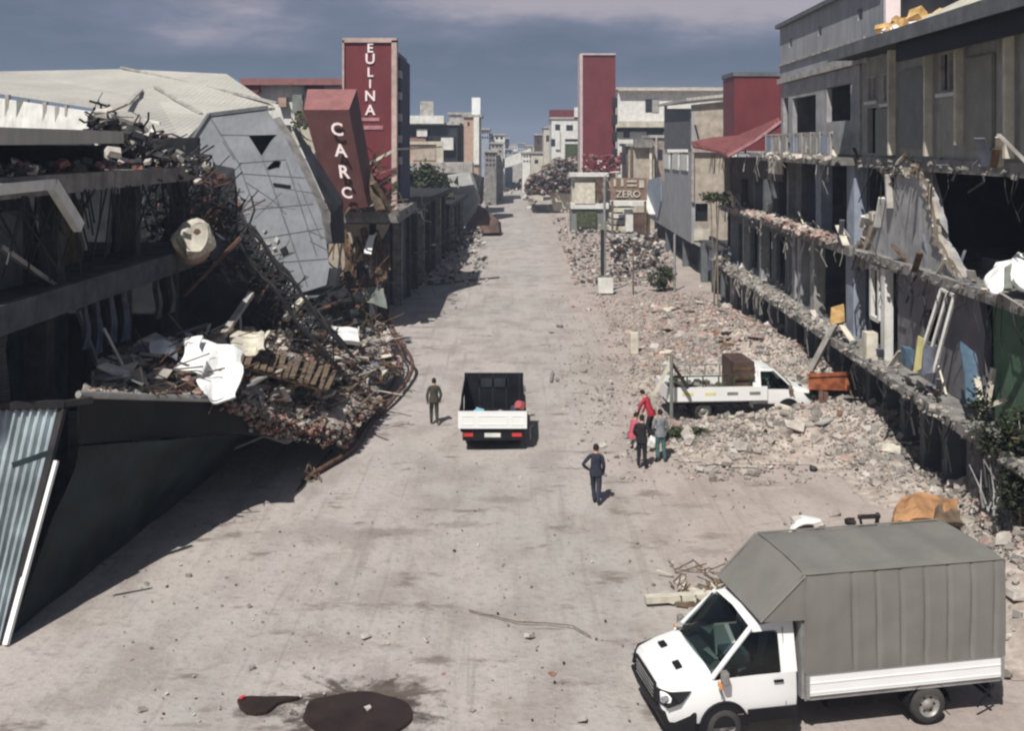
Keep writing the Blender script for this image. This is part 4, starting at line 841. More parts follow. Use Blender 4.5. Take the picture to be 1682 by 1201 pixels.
mb = MB(); wbox(mb, RWl, s0, rs(1520), -.95, -.8, 13.4, 13.99); mb.build('painted_eave_shade', M['black'], A)  # black board that paints in the shade of the recess under the eave
mb = MB(); wbox(mb, RWl, s0, s1+.4, -1.22, -1.15, 13.95, 14.4); mb.build('gutter', M['darkgrey'], A)
mb = MB(); n_ = lambda s_, n, z: RWl.at(s_, z, n)
# pale roof sheet above with a dark hole
mb.plate([[n_(s0,-.8,14.4), n_(rs(1535),-.8,14.4), n_(rs(1545)+.2,.8,15.2), n_(rs(1552)+1.2,3,16.4), n_(rs(1552)+2.0,6,18), n_(s0,6,18)]], RWl.at(0,0,.03)-RWl.at(0,0,0)+V((0,0,.12))); mb.build('roof_sheet', M['cream'], A)
mb = MB(); mb.hexa([n_(34,5.5,14.3),n_(39,5.5,14.3),n_(39,6,14.3),n_(34,6,14.3),n_(34,5.5,19),n_(39,5.5,19),n_(39,6,19),n_(34,6,19)]); mb.build('attic_back', M['black'], A)
mb = MB()
for k in range(60): mb.chunk(n_(g.uniform(34.2,38.0), g.uniform(-.6,2.0), 14.4+g.random()*.6), g.uniform(.35,.9), 0, .7, g)
mb.build('insulation', M['insul'], A, kind='stuff')
mb = MB()
for k in range(30): mb.chunk(n_(g.uniform(33.2,38.2), g.uniform(-.9,-.2), 14.4+g.random()*.2), g.uniform(.15,.4), 0, .6, g)
mb.build('plaster_crumbs', M['letter'], A, kind='stuff')
# ---------------------------------------------------------------- building B
Bb = thing('damaged_apartment_building', 'tall grey building on the right with a blank parapet storey and broken balconies', 'building', (14, 48, 0))
b0, b1 = s1+.32, rs(1283)
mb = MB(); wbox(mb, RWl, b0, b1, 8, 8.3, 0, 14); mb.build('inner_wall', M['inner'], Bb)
mb = MB(); wbox(mb, RWl, b1, rs(1192)+.4, 3.2, 3.5, 0, 9.9); mb.build('inner_wall', M['inner'], Bb)
mb = MB(); wbox(mb, RWl, rs(1192)+.1, rs(1192)+.4, .2, 3.2, 0, 9.9); mb.build('end_wall', M['inner'], Bb)
mb = MB(); wbox(mb, RWl, b1-.3, b1, .3, 8, 3.05, 14); mb.build('side_wall', M['grey'], Bb)
poly_sz('parapet_wall', [(rs(1455),13.9),(b1,13.9),(b1,16.7),(rs(1455),16.7)], M['slate'], Bb, -.06, .3, holes=[[(s_,15.55),(s_+.6,15.55),(s_+.6,16.0),(s_,16.0)] for s_ in (rs(1303),rs(1350)-.2,rs(1418)-.1)])
mb = MB(); wbox(mb, RWl, rs(1455)-.1, b1+.1, -.3, .5, 16.7, 16.9); mb.build('coping', M['darkgrey'], Bb)
mb = MB(); wbox(mb, RWl, rs(1455)-.25, rs(1455), -.08, .44, 14.35, 16.9); mb.build('gable_wall', M['letter'], Bb); mb = MB(); wbox(mb, RWl, rs(1455)-.22, rs(1455), .45, 7, 14.35, 16.9); mb.build('attic_wall', M['inner'], Bb)
mb = MB(); wbox(mb, RWl, b0, b1, .26, 8, 13.95, 14.3); wbox(mb, RWl, rs(1455), b1, .3, .6, 15.0, 15.3); mb.build('roof_slab', M['darkgrey'], Bb)
mb = MB(); wbox(mb, RWl, b0-1.5, b1+.1, -.2, -.07, 13.85, 14.1); wbox(mb, RWl, b0-1, b1+.1, -.16, -.07, 14.75, 14.85); mb.build('ledge', M['concrete_light'], Bb)
H2 = [(rs(1340),11.2,rs(1302),13.0),(rs(1397),11.7,rs(1358),13.2)]
poly_sz('wall', [(b0,10.3),(b1,10.3),(b1,13.84),(b0,13.84)], M['grey'], Bb, 0, .22, holes=[[(a,z0),(b_,z0),(b_,z1),(a,z1)] for a,z0,b_,z1 in H2]+[[(b1-1.6,11.2),(b1-.5,11.2),(b1-.5,13.1),(b1-1.6,13.1)]])
mb = MB(); wbox(mb, RWl, b0+.2, b1, -1.0, 8, 9.9, 10.2); mb.build('balcony_slab', M['concrete'], Bb)
br = MB()
k = 0
s_ = b0+.6
while s_ < b1-.2: wbox(br, RWl, s_, s_+.10, -1.0, -.9, 10.2, 11.25); s_ += 1.5
wbox(br, RWl, b0+.4, b1, -.98, -.92, 11.15, 11.25); wbox(br, RWl, b0+.4, b1, -.98, -.92, 10.2, 10.32)
br.build('balcony_railing', M['concrete_light'], Bb)
for i in range(7):
    sa = b0+1+i*1.75; mb = MB(); wbox(mb, RWl, sa, sa+1.2, -.97, -.93, 10.35, 11.1); mb.build('railing_panel', [M['bluegrey'], M['olive'], M['concrete_light']][i%3], Bb)
mb = MB(); rough_edge(mb, RWl, b0, b1, -.95, 10.2, g, .3, .3, (0,1)); mb.build('balcony_debris', [M['whitechunk'], M['greychunk']], Bb, kind='stuff')
e1 = rs(1192)
mb = MB(); wbox(mb, RWl, b0, e1, -.4, 8, 6.35, 6.7); mb.build('floor_slab', M['concrete'], Bb)
mb = MB(); wbox(mb, RWl, b0, e1, -.95, 8, 2.75, 3.05); mb.build('floor_slab', M['concrete'], Bb)
def cols(xs, z0, z1, mt, w_=.5, n0=-.05):
    for x in xs:
        s_ = rs(x); mb = MB(); wbox(mb, RWl, s_-w_/2, s_+w_/2, n0, n0+.5, z0, z1); mb.build('column', M[mt], Bb)
cols((1396,1402), 6.7, 9.9, 'bluegrey', .5); cols((1346,), 6.7, 9.9, 'bluegrey', .9); cols((1305,), 6.7, 9.9, 'darkgrey', 1.2, .2); cols((1240,1256,1270), 6.7, 8.8, 'darkgrey', .5)
cols((1398,), 3.05, 6.35, 'bluegrey', 1.0); cols((1336,), 3.05, 6.35, 'olive', .7); cols((1300,1309), 3.05, 6.35, 'grey', .7,.1); cols((1250,1222), 3.05, 6.35, 'grey', .4)
for (xa, xb, mt, nn) in ((1355,1385,'olive',.9),(1300,1322,'slate',.5),(1228,1240,'darkgrey',.6)):
    mb = MB(); wbox(mb, RWl, rs(xb), rs(xa), nn, nn+.15, 3.05, 5.9); mb.build('partition', M[mt], Bb)
for (xa, xb, mt, nn) in ((1300,1325,'navywall',.7),(1360,1385,'inner_blue',2),(1405,1412,'inner_blue',1)):
    mb = MB(); wbox(mb, RWl, rs(xb), rs(xa), nn, nn+.15, 6.7, 9.6); mb.build('partition', M[mt], Bb)
mb = MB(); gg = random.Random(71); s_ = rs(1405)
for k in range(420):
    ss = gg.uniform(rs(1400), rs(1225)); mb.chunk(RWl.at(ss, 6.75+gg.random()*.35*(1-abs(ss-52)/16), -.5+gg.uniform(-.35,.6)), gg.uniform(.15,.5), gg.choice((0,0,1,2)), .6, gg)
mb.build('slab_debris', [M['pinkdust'], M['whitechunk'], M['dustchunk']], Bb, kind='stuff')
mb = MB(); rough_edge(mb, RWl, b0, e1, -.8, 3.05, gg, .12, .26, (0,1,2)); rough_edge(mb, RWl, b0, e1, -.5, 3.12, gg, .15, .28, (0,1,2)); mb.build('broken_balcony_edge', [M['greychunk'], M['dustchunk'], M['concrete_light']], Bb, kind='stuff')
s_ = b0; k = 0
while s_ < e1-.5:
    mb = MB(); wbox(mb, RWl, s_, s_+.45, -.12, .5, 0, 2.75); mb.build('column', M['darkgrey'] if k%2 else M['grey'], Bb)
    mb = MB(); wbox(mb, RWl, s_+.45, s_+1.95, .45, .55, 0, 2.75); mb.build('shutter', M['maroon'] if k%3 == 1 else M['shutter'], Bb); s_ += 1.95; k += 1
mb = MB(); wbox(mb, RWl, rs(1290), rs(1268), -.2, -.1, 9.2, 9.85); mb.build('cream_sign_board', M['cream'], Bb)
brn = mat('brown_render', (.075,.062,.058), var=.3, streak=.3)
facade(RWl, b1+.1, e1, 6.72, 9.85, [(rs(1272),rs(1256)-.2,6.9,8.6),(rs(1248),rs(1236),7.0,8.7),(rs(1222),rs(1212),7.0,8.6)], brn, Bb, .25, .2, 'brown_wall')
facade(RWl, rs(1290), e1, 3.07, 6.33, [(rs(1280),rs(1266),3.3,5.9),(rs(1258),rs(1244),3.3,5.9),(rs(1236),rs(1226),3.3,5.7),(rs(1216),rs(1206),3.3,5.7)], M['darkgrey'], Bb, .3, .2, 'dark_wall')
mb = MB(); wbox(mb, RWl, e1-.3, e1+.1, -.1, .5, 6.7, 9.9); mb.build('corner_pier', M['beige'], Bb)
mb = MB(); wbox(mb, RWl, rs(1270), rs(1282), .25, 8, 6.7, 9.8); wbox(mb, RWl, b1+.05, e1, 4, 4.3, 6.7, 9.6); mb.build('dark_partition', M['inner'], Bb)
mb = MB(); wbox(mb, RWl, b1+.1, rs(1215), .1, .3, 8.8, 9.9); mb.build('lintel', mat('brown_lintel', (.10,.085,.08), var=.3), Bb)
db = thing('leaning_prop', 'grey diagonal prop leaning against the right facade with a yellowish panel at its top', 'prop', P(1335,605,45))
mb = MB(); mb.bar(P(1333,606,43.0), P(1372,532,42.2), .22); mb.build('prop_bar', M['concrete_light'], db)
mb = MB(); mb.plate([[P(1364,534,42.2),P(1388,528,42.0),P(1386,500,42.0),P(1366,506,42.2)]], (0,.1,0)); mb.build('yellowish_panel', M['yellow'] if 0 else M['insul'], db)
# red roof and red box storey
mb = MB(); rr = [P(1280,192,57),P(1283,203,56.8),P(1240,232,58),P(1197,256,60),P(1178,247,64),P(1138,240,70),P(1136,232,71),P(1170,225,73),P(1212,222,72)]
mb.add(rr+[p-V((0,0,.12)) for p in rr], [(0,1,2,8),(2,3,4,8),(4,5,6,7),(4,7,8),(9,17,11,10),(11,17,13,12),(13,16,15,14),(13,17,16)]+[(i,9+i,9+(i+1)%9,(i+1)%9) for i in range(9)])
mb.build('red_roof', M['redroof'], label='sagging red metal roof beside the tall grey building', cat='roof')
mb = MB(); mb.bar(P(1197,256,59.9), P(1240,232,57.9), .15); mb.bar(P(1240,232,57.9), P(1283,200,56.6), .15); mb.build('roof_edge_trim', M['letter_faded'], label='pinkish trim along the lower edge of the red roof', cat='trim')
rb = thing('red_rooftop_box', 'large plain dark red rooftop storey between the grey buildings', 'rooftop room', P(1245,225,76))
a = P(1206,225,76); b_ = P(1290,125,76); mb = MB(); mb.box(a.x, b_.x, 76, 80, a.z-1, b_.z); mb.build('wall', M['red'], rb)
mb = MB(); mb.box(a.x-.1, b_.x+.1, 75.9, 80.1, b_.z+.001, b_.z+.3); mb.build('coping', M['darkgrey'], rb)
# ---------------------------------------------------------------- building D (grey green) 
D = thing('apartment_building', 'grey green building with a beige end wall and its ground floor crushed behind', 'building', P(1130,420,90))
dS = rs(1136); dw = Wall(RWl.at(dS,0).xy, (RWl.at(dS,0)+V((14,0,0))).xy)   # end wall facing the camera
mb = MB(); L = [[(1136,398),(1172,417),(1200,430),(1200,250),(1136,250)], [(1138,364),(1163,364),(1163,334),(1138,334)]]
mb.plate([[dw.px(*p) for p in l] for l in L], (0,.3,0)); mb.build('lower_end_wall', M['beige'], D)
mb = MB(); mb.plate([[dw.px(*p)+V((0,.0,0)) for p in [(1136,249),(1215,249),(1215,163),(1136,172)]]], (0,.3,0)); mb.build('upper_end_wall', M['beige'], D)
mb = MB(); a = dw.px(1137,366); b_ = dw.px(1165,332); mb.box(a.x, b_.x, a.y+.5, a.y+.7, a.z, b_.z); mb.build('window_pane', M['black'], D)
mb = MB(); a = dw.px(1140,395); b_ = dw.px(1166,376); mb.box(a.x, b_.x, a.y-.1, a.y-.02, a.z, b_.z); mb.build('balcony_panel', M['cream'], D)
mb = MB(); a = dw.px(1128,240); b_ = dw.px(1141,330); mb.bar(dw.px(1137,250)+V((0,-.15,0)), dw.px(1137,332)+V((0,-.15,0)), .3,.2); mb.bar(dw.px(1136,247)+V((0,-.2,0)), dw.px(1215,247)+V((0,-.2,0)), .3,.3); mb.build('edge_band', M['dustchunk'], D)
mb = MB(); mb.bar(dw.px(1141,205)+V((0,-.1,0)), dw.px(1147,228)+V((0,-.1,0)), .35,.1); mb.build('hole_stain', M['black'], D)
W3 = [[(1091,272),(1100,272),(1100,250),(1091,250)],[(1105,273),(1115,273),(1115,250),(1105,250)],[(1119,274),(1130,274),(1130,250),(1119,250)]]
poly_plate('side_wall', [(1136,400),(1136,172),(1091,172),(1091,300),(1064,300),(1064,356)][::1], M['slate'], D, 0, .3, holes=W3)
mb = MB()
for l in W3:
    a = rp2(*l[0]); b_ = rp2(*l[2]); mb = MB(); wbox(mb, RWl, min(a[0],b_[0]), max(a[0],b_[0]), .08, .2, a[1], b_[1]); f_ = mb.build('window', M['pane'], D)
    mb = MB(); wbox(mb, RWl, min(a[0],b_[0])-.2, max(a[0],b_[0]), -.1, .05, a[1]-.25, a[1]+1.1); mb.build('sill', M['white'], f_)
poly_plate('dark_upper_wall', [(1135,245),(1135,178),(1092,178),(1092,245)], M['darkgrey'], D, -.06, .05)
poly_plate('bent_panel', [(1087,330),(1087,290),(1066,295),(1062,325),(1070,352),(1082,358)], M['bluegrey'], D, -.1, .08)
mb = MB(); mb.bar(RWl.at(*rp2(1064,318),-.3), RWl.at(*rp2(1078,352),-.3), 1.0, .1); mb.build('white_flap', M['white'], D)
a = P(1088,172,108); mb = MB(); mb.hexa([RWl.at(rs(1088),14.6,-.5),RWl.at(dS-.6,14.3,-.5),RWl.at(dS-.6,15.6,12),RWl.at(rs(1088),15.9,12),RWl.at(rs(1088),14.85,-.5),RWl.at(dS-.6,14.55,-.5),RWl.at(dS-.6,15.85,12),RWl.at(rs(1088),16.15,12)]); mb.build('roof', M['roofmetal'], D)
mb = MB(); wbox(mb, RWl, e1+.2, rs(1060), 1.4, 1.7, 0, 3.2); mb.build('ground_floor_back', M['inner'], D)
for x in (1183, 1168, 1150, 1120, 1092):
    s_ = rs(x); mb = MB(); wbox(mb, RWl, s_, s_+.5, .1, .6, 0, 3); mb.build('column', M['darkgrey'], D)
mb = MB(); wbox(mb, RWl, e1+1, rs(1130), .8, .9, 0, 2.6); mb.build('green_shutter', mat('bottle_green_shutter', (.03,.055,.05), var=.3, wave=3, ax='Z'), D)
poly_plate('hanging_fabric', [(1172,445),(1183,440),(1184,412),(1174,410)], M['clothgrey'], D, -.4, .1)
mb = MB(); wbox(mb, RWl, rs(1200), rs(1140), .4, 6, 2.8, 3.0); mb.build('floor_slab', M['concrete_dark'], D)

# wires, bars and shreds hanging from the broken edges
g = random.Random(77)
for par, sa, sb, zs in ((A, s0+2, s1, (3.0, 6.5, 10.0)), (Bb, b0, e1, (3.0, 6.6, 10.1))):
    mb = MB()
    for k in range(90):
        s_ = g.uniform(sa, sb); z = g.choice(zs); n_0 = {3.0:-.9, 6.5:-.35, 6.6:-.45, 10.0:-.15, 10.1:-1.0}[z]-.03; L_ = g.uniform(.3,1.5); p0 = RWl.at(s_, z, n_0); p1 = RWl.at(s_+g.uniform(-.3,.3), z-L_*.5, n_0-g.uniform(0,.2)); p2 = RWl.at(s_+g.uniform(-.5,.5), z-L_, n_0-g.uniform(-.1,.25))
        w_ = g.choice((.02,.02,.03,.05)); mb.bar(p0, p1, w_); mb.bar(p1, p2, w_)
    mb.build('hanging_wires', M['steel'] if par is A else M['greychunk'], par, kind='stuff')
    mb = MB()
    for k in range(70):
        s_ = g.uniform(sa, sb); z = g.choice(zs); p = RWl.at(s_, z+.12, g.uniform(-.5,.2)); u_ = V((g.uniform(-.3,.3), g.uniform(-1,1), g.uniform(-.2,.7))).normalized()*g.uniform(.3,1.3); mb.bar(p, p+u_, g.uniform(.05,.3), .04, g.randrange(4))
    mb.build('loose_boards', [M['concrete_light'], M['woodbrown'], M['clothgrey'], M['plank']], par, kind='stuff')
# ---------------------------------------------------------------- distance
def bbox(x0, x1, y0, Y, depth, z0=0.0, y1=None):
    a = P(x0, y0, Y); b_ = P(x1, y0, Y); z0 = P(x0, y1, Y).z if y1 else z0
    return (a.x, b_.x, Y, Y+depth, z0, a.z)
def far_house(label, x0, x1, y0, Y, depth, m_, wins=(), parts=(), name='apartment_building', y1=None):
    b_ = bbox(x0, x1, y0, Y, depth, y1=y1); t = thing(name, label, 'building', ((b_[0]+b_[1])/2, Y, 0))
    mb = MB(); mb.box(*b_); mb.build('wall', m_, t)
    mb = MB(); mb.box(b_[0]-.3, b_[1]+.3, Y-.3, Y+depth+.3, b_[5]+.001, b_[5]+.35); mb.build('roof', M['concrete_light'], t)
    for (u0,u1,v0,v1) in wins:
        a = P(u0,v1,Y); c = P(u1,v0,Y); mb = MB(); mb.box(a.x, c.x, Y-.06, Y+.1, a.z, c.z); f_ = mb.build('window', M['pane'], t)
    for (nm, u0,u1,v0,v1,mt,pd) in parts:
        a = P(u0,v1,Y); c = P(u1,v0,Y); mb = MB(); mb.box(a.x, c.x, Y-pd, Y-.02, a.z, c.z); mb.build(nm, M[mt], t)
    return t
# right, middle distance
ft = thing('red_tower', 'tall plain dark red tower on the right with a pale left edge', 'tower', P(983,380,134))
a = P(957,288,134); b_ = P(1011,90,134); mb = MB(); mb.box(a.x, b_.x, 134, 138, a.z, b_.z); mb.build('wall', M['red'], ft)
mb = MB(); mb.box(a.x-.35, a.x, 133.8, 138.2, a.z-1, b_.z); mb.box(a.x-.35, b_.x, 133.8, 138.2, b_.z+.001, b_.z+.2); mb.build('edge_trim', mat('pale_pink_trim', (.52,.42,.42), var=.1), ft)
mb = MB(); mb.box(a.x, b_.x, 134.2, 138, 0, a.z-.01); mb.build('base_wall', M['beige'], ft)
g = random.Random(81); mb = MB()
for k in range(90): mb.chunk(P(g.uniform(958,1020), g.uniform(254,285), g.uniform(131,133.6)), g.uniform(.3,.8), g.choice((0,0,1,2)), .5, g)
mb.build('crushed_balcony', [M['red'], M['redfade'], M['whitechunk']], ft, kind='stuff')
for k in range(4):
    mb = MB(); y = 160+k*28; a2 = P(1006,y+16,133.5); b2 = P(1014,y,133.5); mb.box(a2.x, b2.x, 133.4, 137, a2.z, b2.z); mb.build('side_balcony', M['steel'], ft)
far_house('white flat roofed house right of the red tower', 1015, 1210, 147, 152, 18, M['white'], [(1060,1081,163,184),(1024,1034,214,226),(1062,1090,212,222)], [('ledge',1010,1092,199,209,'cream',1.2),('roof_edge',1015,1212,145,149,'cream',1.0),('shutter',1071,1082,163,184,'olive',.12),('dark_gap',1012,1100,210,216,'inner',.3)], y1=None)
far_house('beige board clad house below the white one', 1032, 1075, 240, 135, 8, M['beige'], [(1018,1028,250,270)], [('post',1066,1070,232,300,'plank',.5),('post',1035,1038,240,290,'wood',.4),('upper_rubble',1040,1070,228,242,'concrete',1)])
far_house('brownish board house squeezed between the beige house and the grey green one', 1070, 1092, 226, 140, 8, mat('pinkish_boards', (.33,.26,.22), var=.25), [(1080,1088,245,262)], [('post',1076,1079,226,300,'concrete_light',.5)])
far_house('white and red house left of the red tower in the distance', 906, 955, 195, 215, 14, M['white'], [(912,920,204,214),(930,941,205,214),(905,915,228,240),(928,952,228,232)], [('red_storey',902,943,180,192,'red',.2),('white_storey',943,956,176,195,'white',.3),('pillar',912,920,214,245,'white',.4),('greenery',928,952,236,262,'leaf',.4)])
far_house('narrow white house further left of the red topped one', 893, 905, 210, 235, 10, M['cream'], [(897,903,222,232)])
far_house('leaning brown house at the far end on the right', 879, 894, 222, 250, 12, M['brownsheet'], [(882,886,228,236)])
far_house('small cream house at the far end on the right', 872, 892, 252, 205, 8, M['cream'], [(878,884,262,268)])
mb = MB(); g = random.Random(83)
for k in range(2200):
    u = g.random(); x = 865+u*85; top = 300-40*sin(min(1, u*1.3)*pi*.5)-8*noise.noise(V((u*6,0,0))); y = g.uniform(top, 318); Y = 165+g.random()*25
    p = P(x, y, Y); p.z = max(.2, p.z); mb.chunk(p, g.uniform(.3,1.1), g.choice((0,0,0,1,2,3)), .6, g)
mb.build('rubble', [M['brownsheet'], M['dustchunk'], M['concrete'], M['greychunk']], label='large brown mound of collapsed building far off on the right', cat='rubble', kind='stuff')
mb = MB(); g = random.Random(84)
for k in range(2200):
    x = g.uniform(880,1110); y = g.uniform(355,470); p = G(x, y)
    if x < 905+(y-355)*.35: continue
    h_ = 1.4*math.exp(-((x-1000)/60)**2)*(1 if y < 430 else .5)
    mb.chunk(p+V((0,0,g.random()*h_)), g.uniform(.12,.5), g.choice((0,0,1,2,3,4)), .6, g)
mb.build('rubble', [M['dustchunk'], M['greychunk'], M['whitechunk'], M['pinkdust'], M['concrete_dark']], label='grey and pink rubble along the pavement around the far right poles', cat='rubble', kind='stuff')
mb = MB(); g = random.Random(85)
for k in range(700):
    x = g.uniform(790,880); y = g.uniform(268,325); p = P(x, y, 175+g.random()*90)
    p = G(x, max(y, 292)+g.uniform(0,20)); p.z = g.random()*3.0*(abs(x-835)/45); 
    if 805 < x < 865 and y > 300: continue
    mb.chunk(p, g.uniform(.4,1.8), g.choice((0,1,2,3)), .6, g)
mb.build('rubble', [M['dustchunk'], M['greychunk'], M['whitechunk'], M['concrete']], label='distant pale rubble closing the far end of the street', cat='rubble', kind='stuff')
kb = thing('kiosk', 'pale two tier kiosk with a green window below the red tower', 'kiosk', P(962,380,130))
for nm, x0,x1,y0,y1,mt,Y in (('upper_wall',940,986,288,342,'cream',130),('lower_wall',938,992,342,382,'sage',129.6),('white_band',938,1000,334,343,'white',129.2),('roof',936,1000,284,290,'white',129)):
    a = P(x0,y1,Y); c = P(x1,y0,Y); mb = MB(); mb.box(a.x, c.x, Y, Y+3, a.z, c.z); mb.build(nm, M[mt], kb)
for x0,x1,y0,y1,mt in ((947,979,347,372,'leaf'),(980,989,290,328,'woodbrown'),(944,977,300,334,'plank')):
    a = P(x0,y1,129.4); c = P(x1,y0,129.4); mb = MB(); mb.box(a.x, c.x, 129.1, 129.5, a.z, c.z); mb.build('window' if mt == 'leaf' else 'panel', M[mt], kb)
mb = MB(); q = [P(902,316,168),P(940,318,168),P(934,350,168),P(910,346,168)]; mb.plate([q], (.6,3,.2)); mb.build('tilted_container', M['cream'], label='white box tilted on the far right rubble mound', cat='container')
# stair-like rubble stack and sign boards
st = thing('sign_board', 'brown board with two rows of broken cream lettering on the right pavement', 'sign', P(1033,420,104))
a = P(1003,329,104); c = P(1063,292,104); mb = MB(); mb.box(a.x, c.x, 104, 104.3, a.z, c.z); mb.build('board', mat('brown_board', (.24,.16,.12), var=.25), st)
def lets(parts, Y, m_, par):
    for (x0,x1,y0,y1) in parts:
        a = P(x0,y1,Y); c = P(x1,y0,Y); mb = MB(); mb.box(a.x, c.x, Y, Y+.09, a.z, c.z); mb.build('letter', m_, par)
lets([(1008,1012,294,306),(1020,1024,294,306),(1030,1046,296,299),(1030,1046,303,306),(1050,1058,296,308)], 103.9, M['cream'], st)
text3d('ZERO', .95, M['cream'], 'letters', st, P(1032,319,103.9), (1,0,0), (0,0,1), .08)
for x in (1006, 1060):
    mb = MB(); mb.bar(P(x,330,104.2), V((P(x,330,104.2).x,104.2,0)), .2); mb.build('post', M['wood'], st)
st2 = thing('broken_staircase', 'pale broken steps and slabs stacked behind the sign board', 'staircase', P(1040,400,110))
for i, (x0,x1,y0,y1,mt) in enumerate(((1005,1062,331,338,'white'),(1008,1045,342,348,'cream'),(1004,1040,352,358,'white'),(1002,1036,362,368,'concrete_light'),(1000,1040,372,378,'cream'),(1028,1040,345,380,'white'),(1042,1068,352,384,'brownsheet'),(1000,1055,386,396,'olive'))):
    a = P(x0,y1,108-i*.6); c = P(x1,y0,108-i*.6); mb = MB(); mb.box(a.x, c.x, 108-i*.6, 110.5-i*.5, a.z, c.z); mb.build('step' if i != 6 else 'dark_opening', M[mt], st2)
mb = MB(); g = random.Random(86)
for k in range(330): mb.chunk(P(g.uniform(1000,1090), g.uniform(385,470), g.uniform(84,98)), g.uniform(.2,.6), g.choice((0,1,2,2,3)), .6, g)
mb.build('rubble', [M['whitechunk'], M['concrete'], M['concrete_dark'], M['brownsheet']], label='broken slabs heaped against the dark ground floor beside the shrub', cat='rubble', kind='stuff')
# left, middle distance
far_house('flat building with a white roof slab and dark storeys behind the beige billboard', 655, 752, 205, 150, 14, M['inner'], [(722,735,208,222)], [('roof_band',655,730,190,203,'white',1.2),('roof_room',690,712,166,190,'concrete_light',-.0),('white_room',685,702,212,224,'white',.5),('brick_band',656,700,226,236,'brick',.3),('stair',725,745,226,246,'white',.8)])
far_house('pale grey building with a small white rooftop tower', 738, 774, 188, 160, 12, M['concrete_light'], [(742,746,200,210)], [])
far_house('tall cream stair tower with a pale blue top', 762, 788, 192, 148, 8, M['tan'], [(768,771,200,206)], [('white_edge',778,787,192,270,'white',.3),('grey_side',786,790,195,300,'darkgrey',.05),('blue_top',775,789,160,191,'plastic_white',.2)])
bb = thing('billboard', 'beige framed billboard on the left behind the tall red sign', 'billboard', P(690,300,122))
for nm, x0,x1,y0,y1,mt,Y in (('panel',657,724,237,267,'tan',122),('frame_top',655,728,232,237,'cream',121.8),('frame_side',717,728,237,267,'cream',121.8),('inner_panel',678,716,246,263,'beige',121.9),('fascia',655,776,267,284,'concrete_light',121)):
    a = P(x0,y1,Y); c = P(x1,y0,Y); mb = MB(); mb.box(a.x, c.x, Y, Y+.5+(4 if nm == 'fascia' else 0), a.z, c.z); mb.build(nm, M[mt], bb)
for x in (662, 720):
    mb = MB(); p = P(x,284,123); mb.box(p.x-.2, p.x+.2, 123, 123.4, 0, p.z-.01); mb.build('post', M['concrete_dark'], bb)
far_house('dark blue shop under the billboard', 655, 724, 284, 124, 8, M['navywall'], [(660,676,292,318)], [('panel',676,722,290,330,'inner',.3),('kerb_wall',660,760,330,342,'greychunk',3)])
sp = thing('tilted_wall_slab', 'large grey wall slab tilted into the street on the far left', 'wall slab', P(755,385,127))
mb = MB(); mb.plate([[P(722,292,128),P(772,284,128),P(786,330,126.5),P(776,372,125.5),P(752,370,125.5),P(745,348,126.5),P(724,335,127)],[P(745,300,127.8),P(752,288,127.9),P(754,312,127.4)]], (.2,1.0,.2)); mb.build('slab', M['concrete_light'] if 0 else mat('light_grey_slab', (.34,.345,.33), var=.1), sp)
mb = MB(); mb.plate([[P(774,284,128.5),P(792,292,130),P(790,335,129),P(784,334,127.5)]], (.2,2,0)); mb.build('slab_side', M['concrete_dark'], sp)
bm = MB(); q = [P(757,384,125),P(820,382,125),P(818,362,125.5),P(800,345,126),P(786,336,127),P(779,350,126)]; bm.plate([q], (.3,3.5,-.5)); bm.build('crumpled_metal_sheet', M['brownsheet'], label='rusty brown crumpled metal piece at the foot of the tilted grey slab', cat='metal sheet')
mb = MB(); g = random.Random(87)
for k in range(500): mb.chunk(G(g.uniform(660,800), g.uniform(382,470))+V((0,0,g.random()*.5)) if g.random() < .55 else G(g.uniform(735,790), g.uniform(378,410))+V((0,0,g.random())), g.uniform(.15,.6), g.choice((0,1,2,3)), .6, g)
mb.build('rubble', [M['dustchunk'], M['greychunk'], M['whitechunk'], M['concrete_dark']], label='low rubble strip along the left pavement in the distance', cat='rubble', kind='stuff')
LB = [(790,803,213,235,'bluegrey'),(803,829,222,250,'white'),(806,826,236,205,'concrete_light'),(829,836,228,300,'navywall'),(836,850,238,420,'white'),(850,862,236,380,'bluegrey'),(862,876,240,330,'concrete_light'),(820,842,246,270,'bluegrey'),(842,860,250,300,'concrete_light'),(796,815,250,190,'concrete'),(858,874,252,240,'white')]
LN = ['blue grey far house right beside the cream tower','white far house left of the street end','pale far house low at the left of the street end','narrow dark far tower near the street end','small white far house over the street end','bluish far block right of the small white one','pale far block on the right of the street end','blue grey low house at the street end','grey low house just above the street end','concrete ruin on the far left pavement','white low house at far right of the street end']
for i, (x0,x1,y0,Y,mt) in enumerate(LB):
    w_ = x1-x0; far_house(LN[i], x0, x1, y0, Y, 14, M[mt], [(x0+w_*(.12+.3*k), x0+w_*(.12+.3*k)+w_*.17, y0+3+j*8, y0+6+j*8) for k in range(3) for j in range(2+(i%2))])
mb = MB(); mb.hexa([P(822,278,250),P(872,262,250),P(872,262,262),P(822,278,262),P(822,262,250),P(872,243,250),P(872,243,262),P(822,262,262)]); mb.build('fallen_roof_sheet', M['white'], label='white fallen roof slab slanting across the far street end', cat='roof slab')
g = random.Random(90)
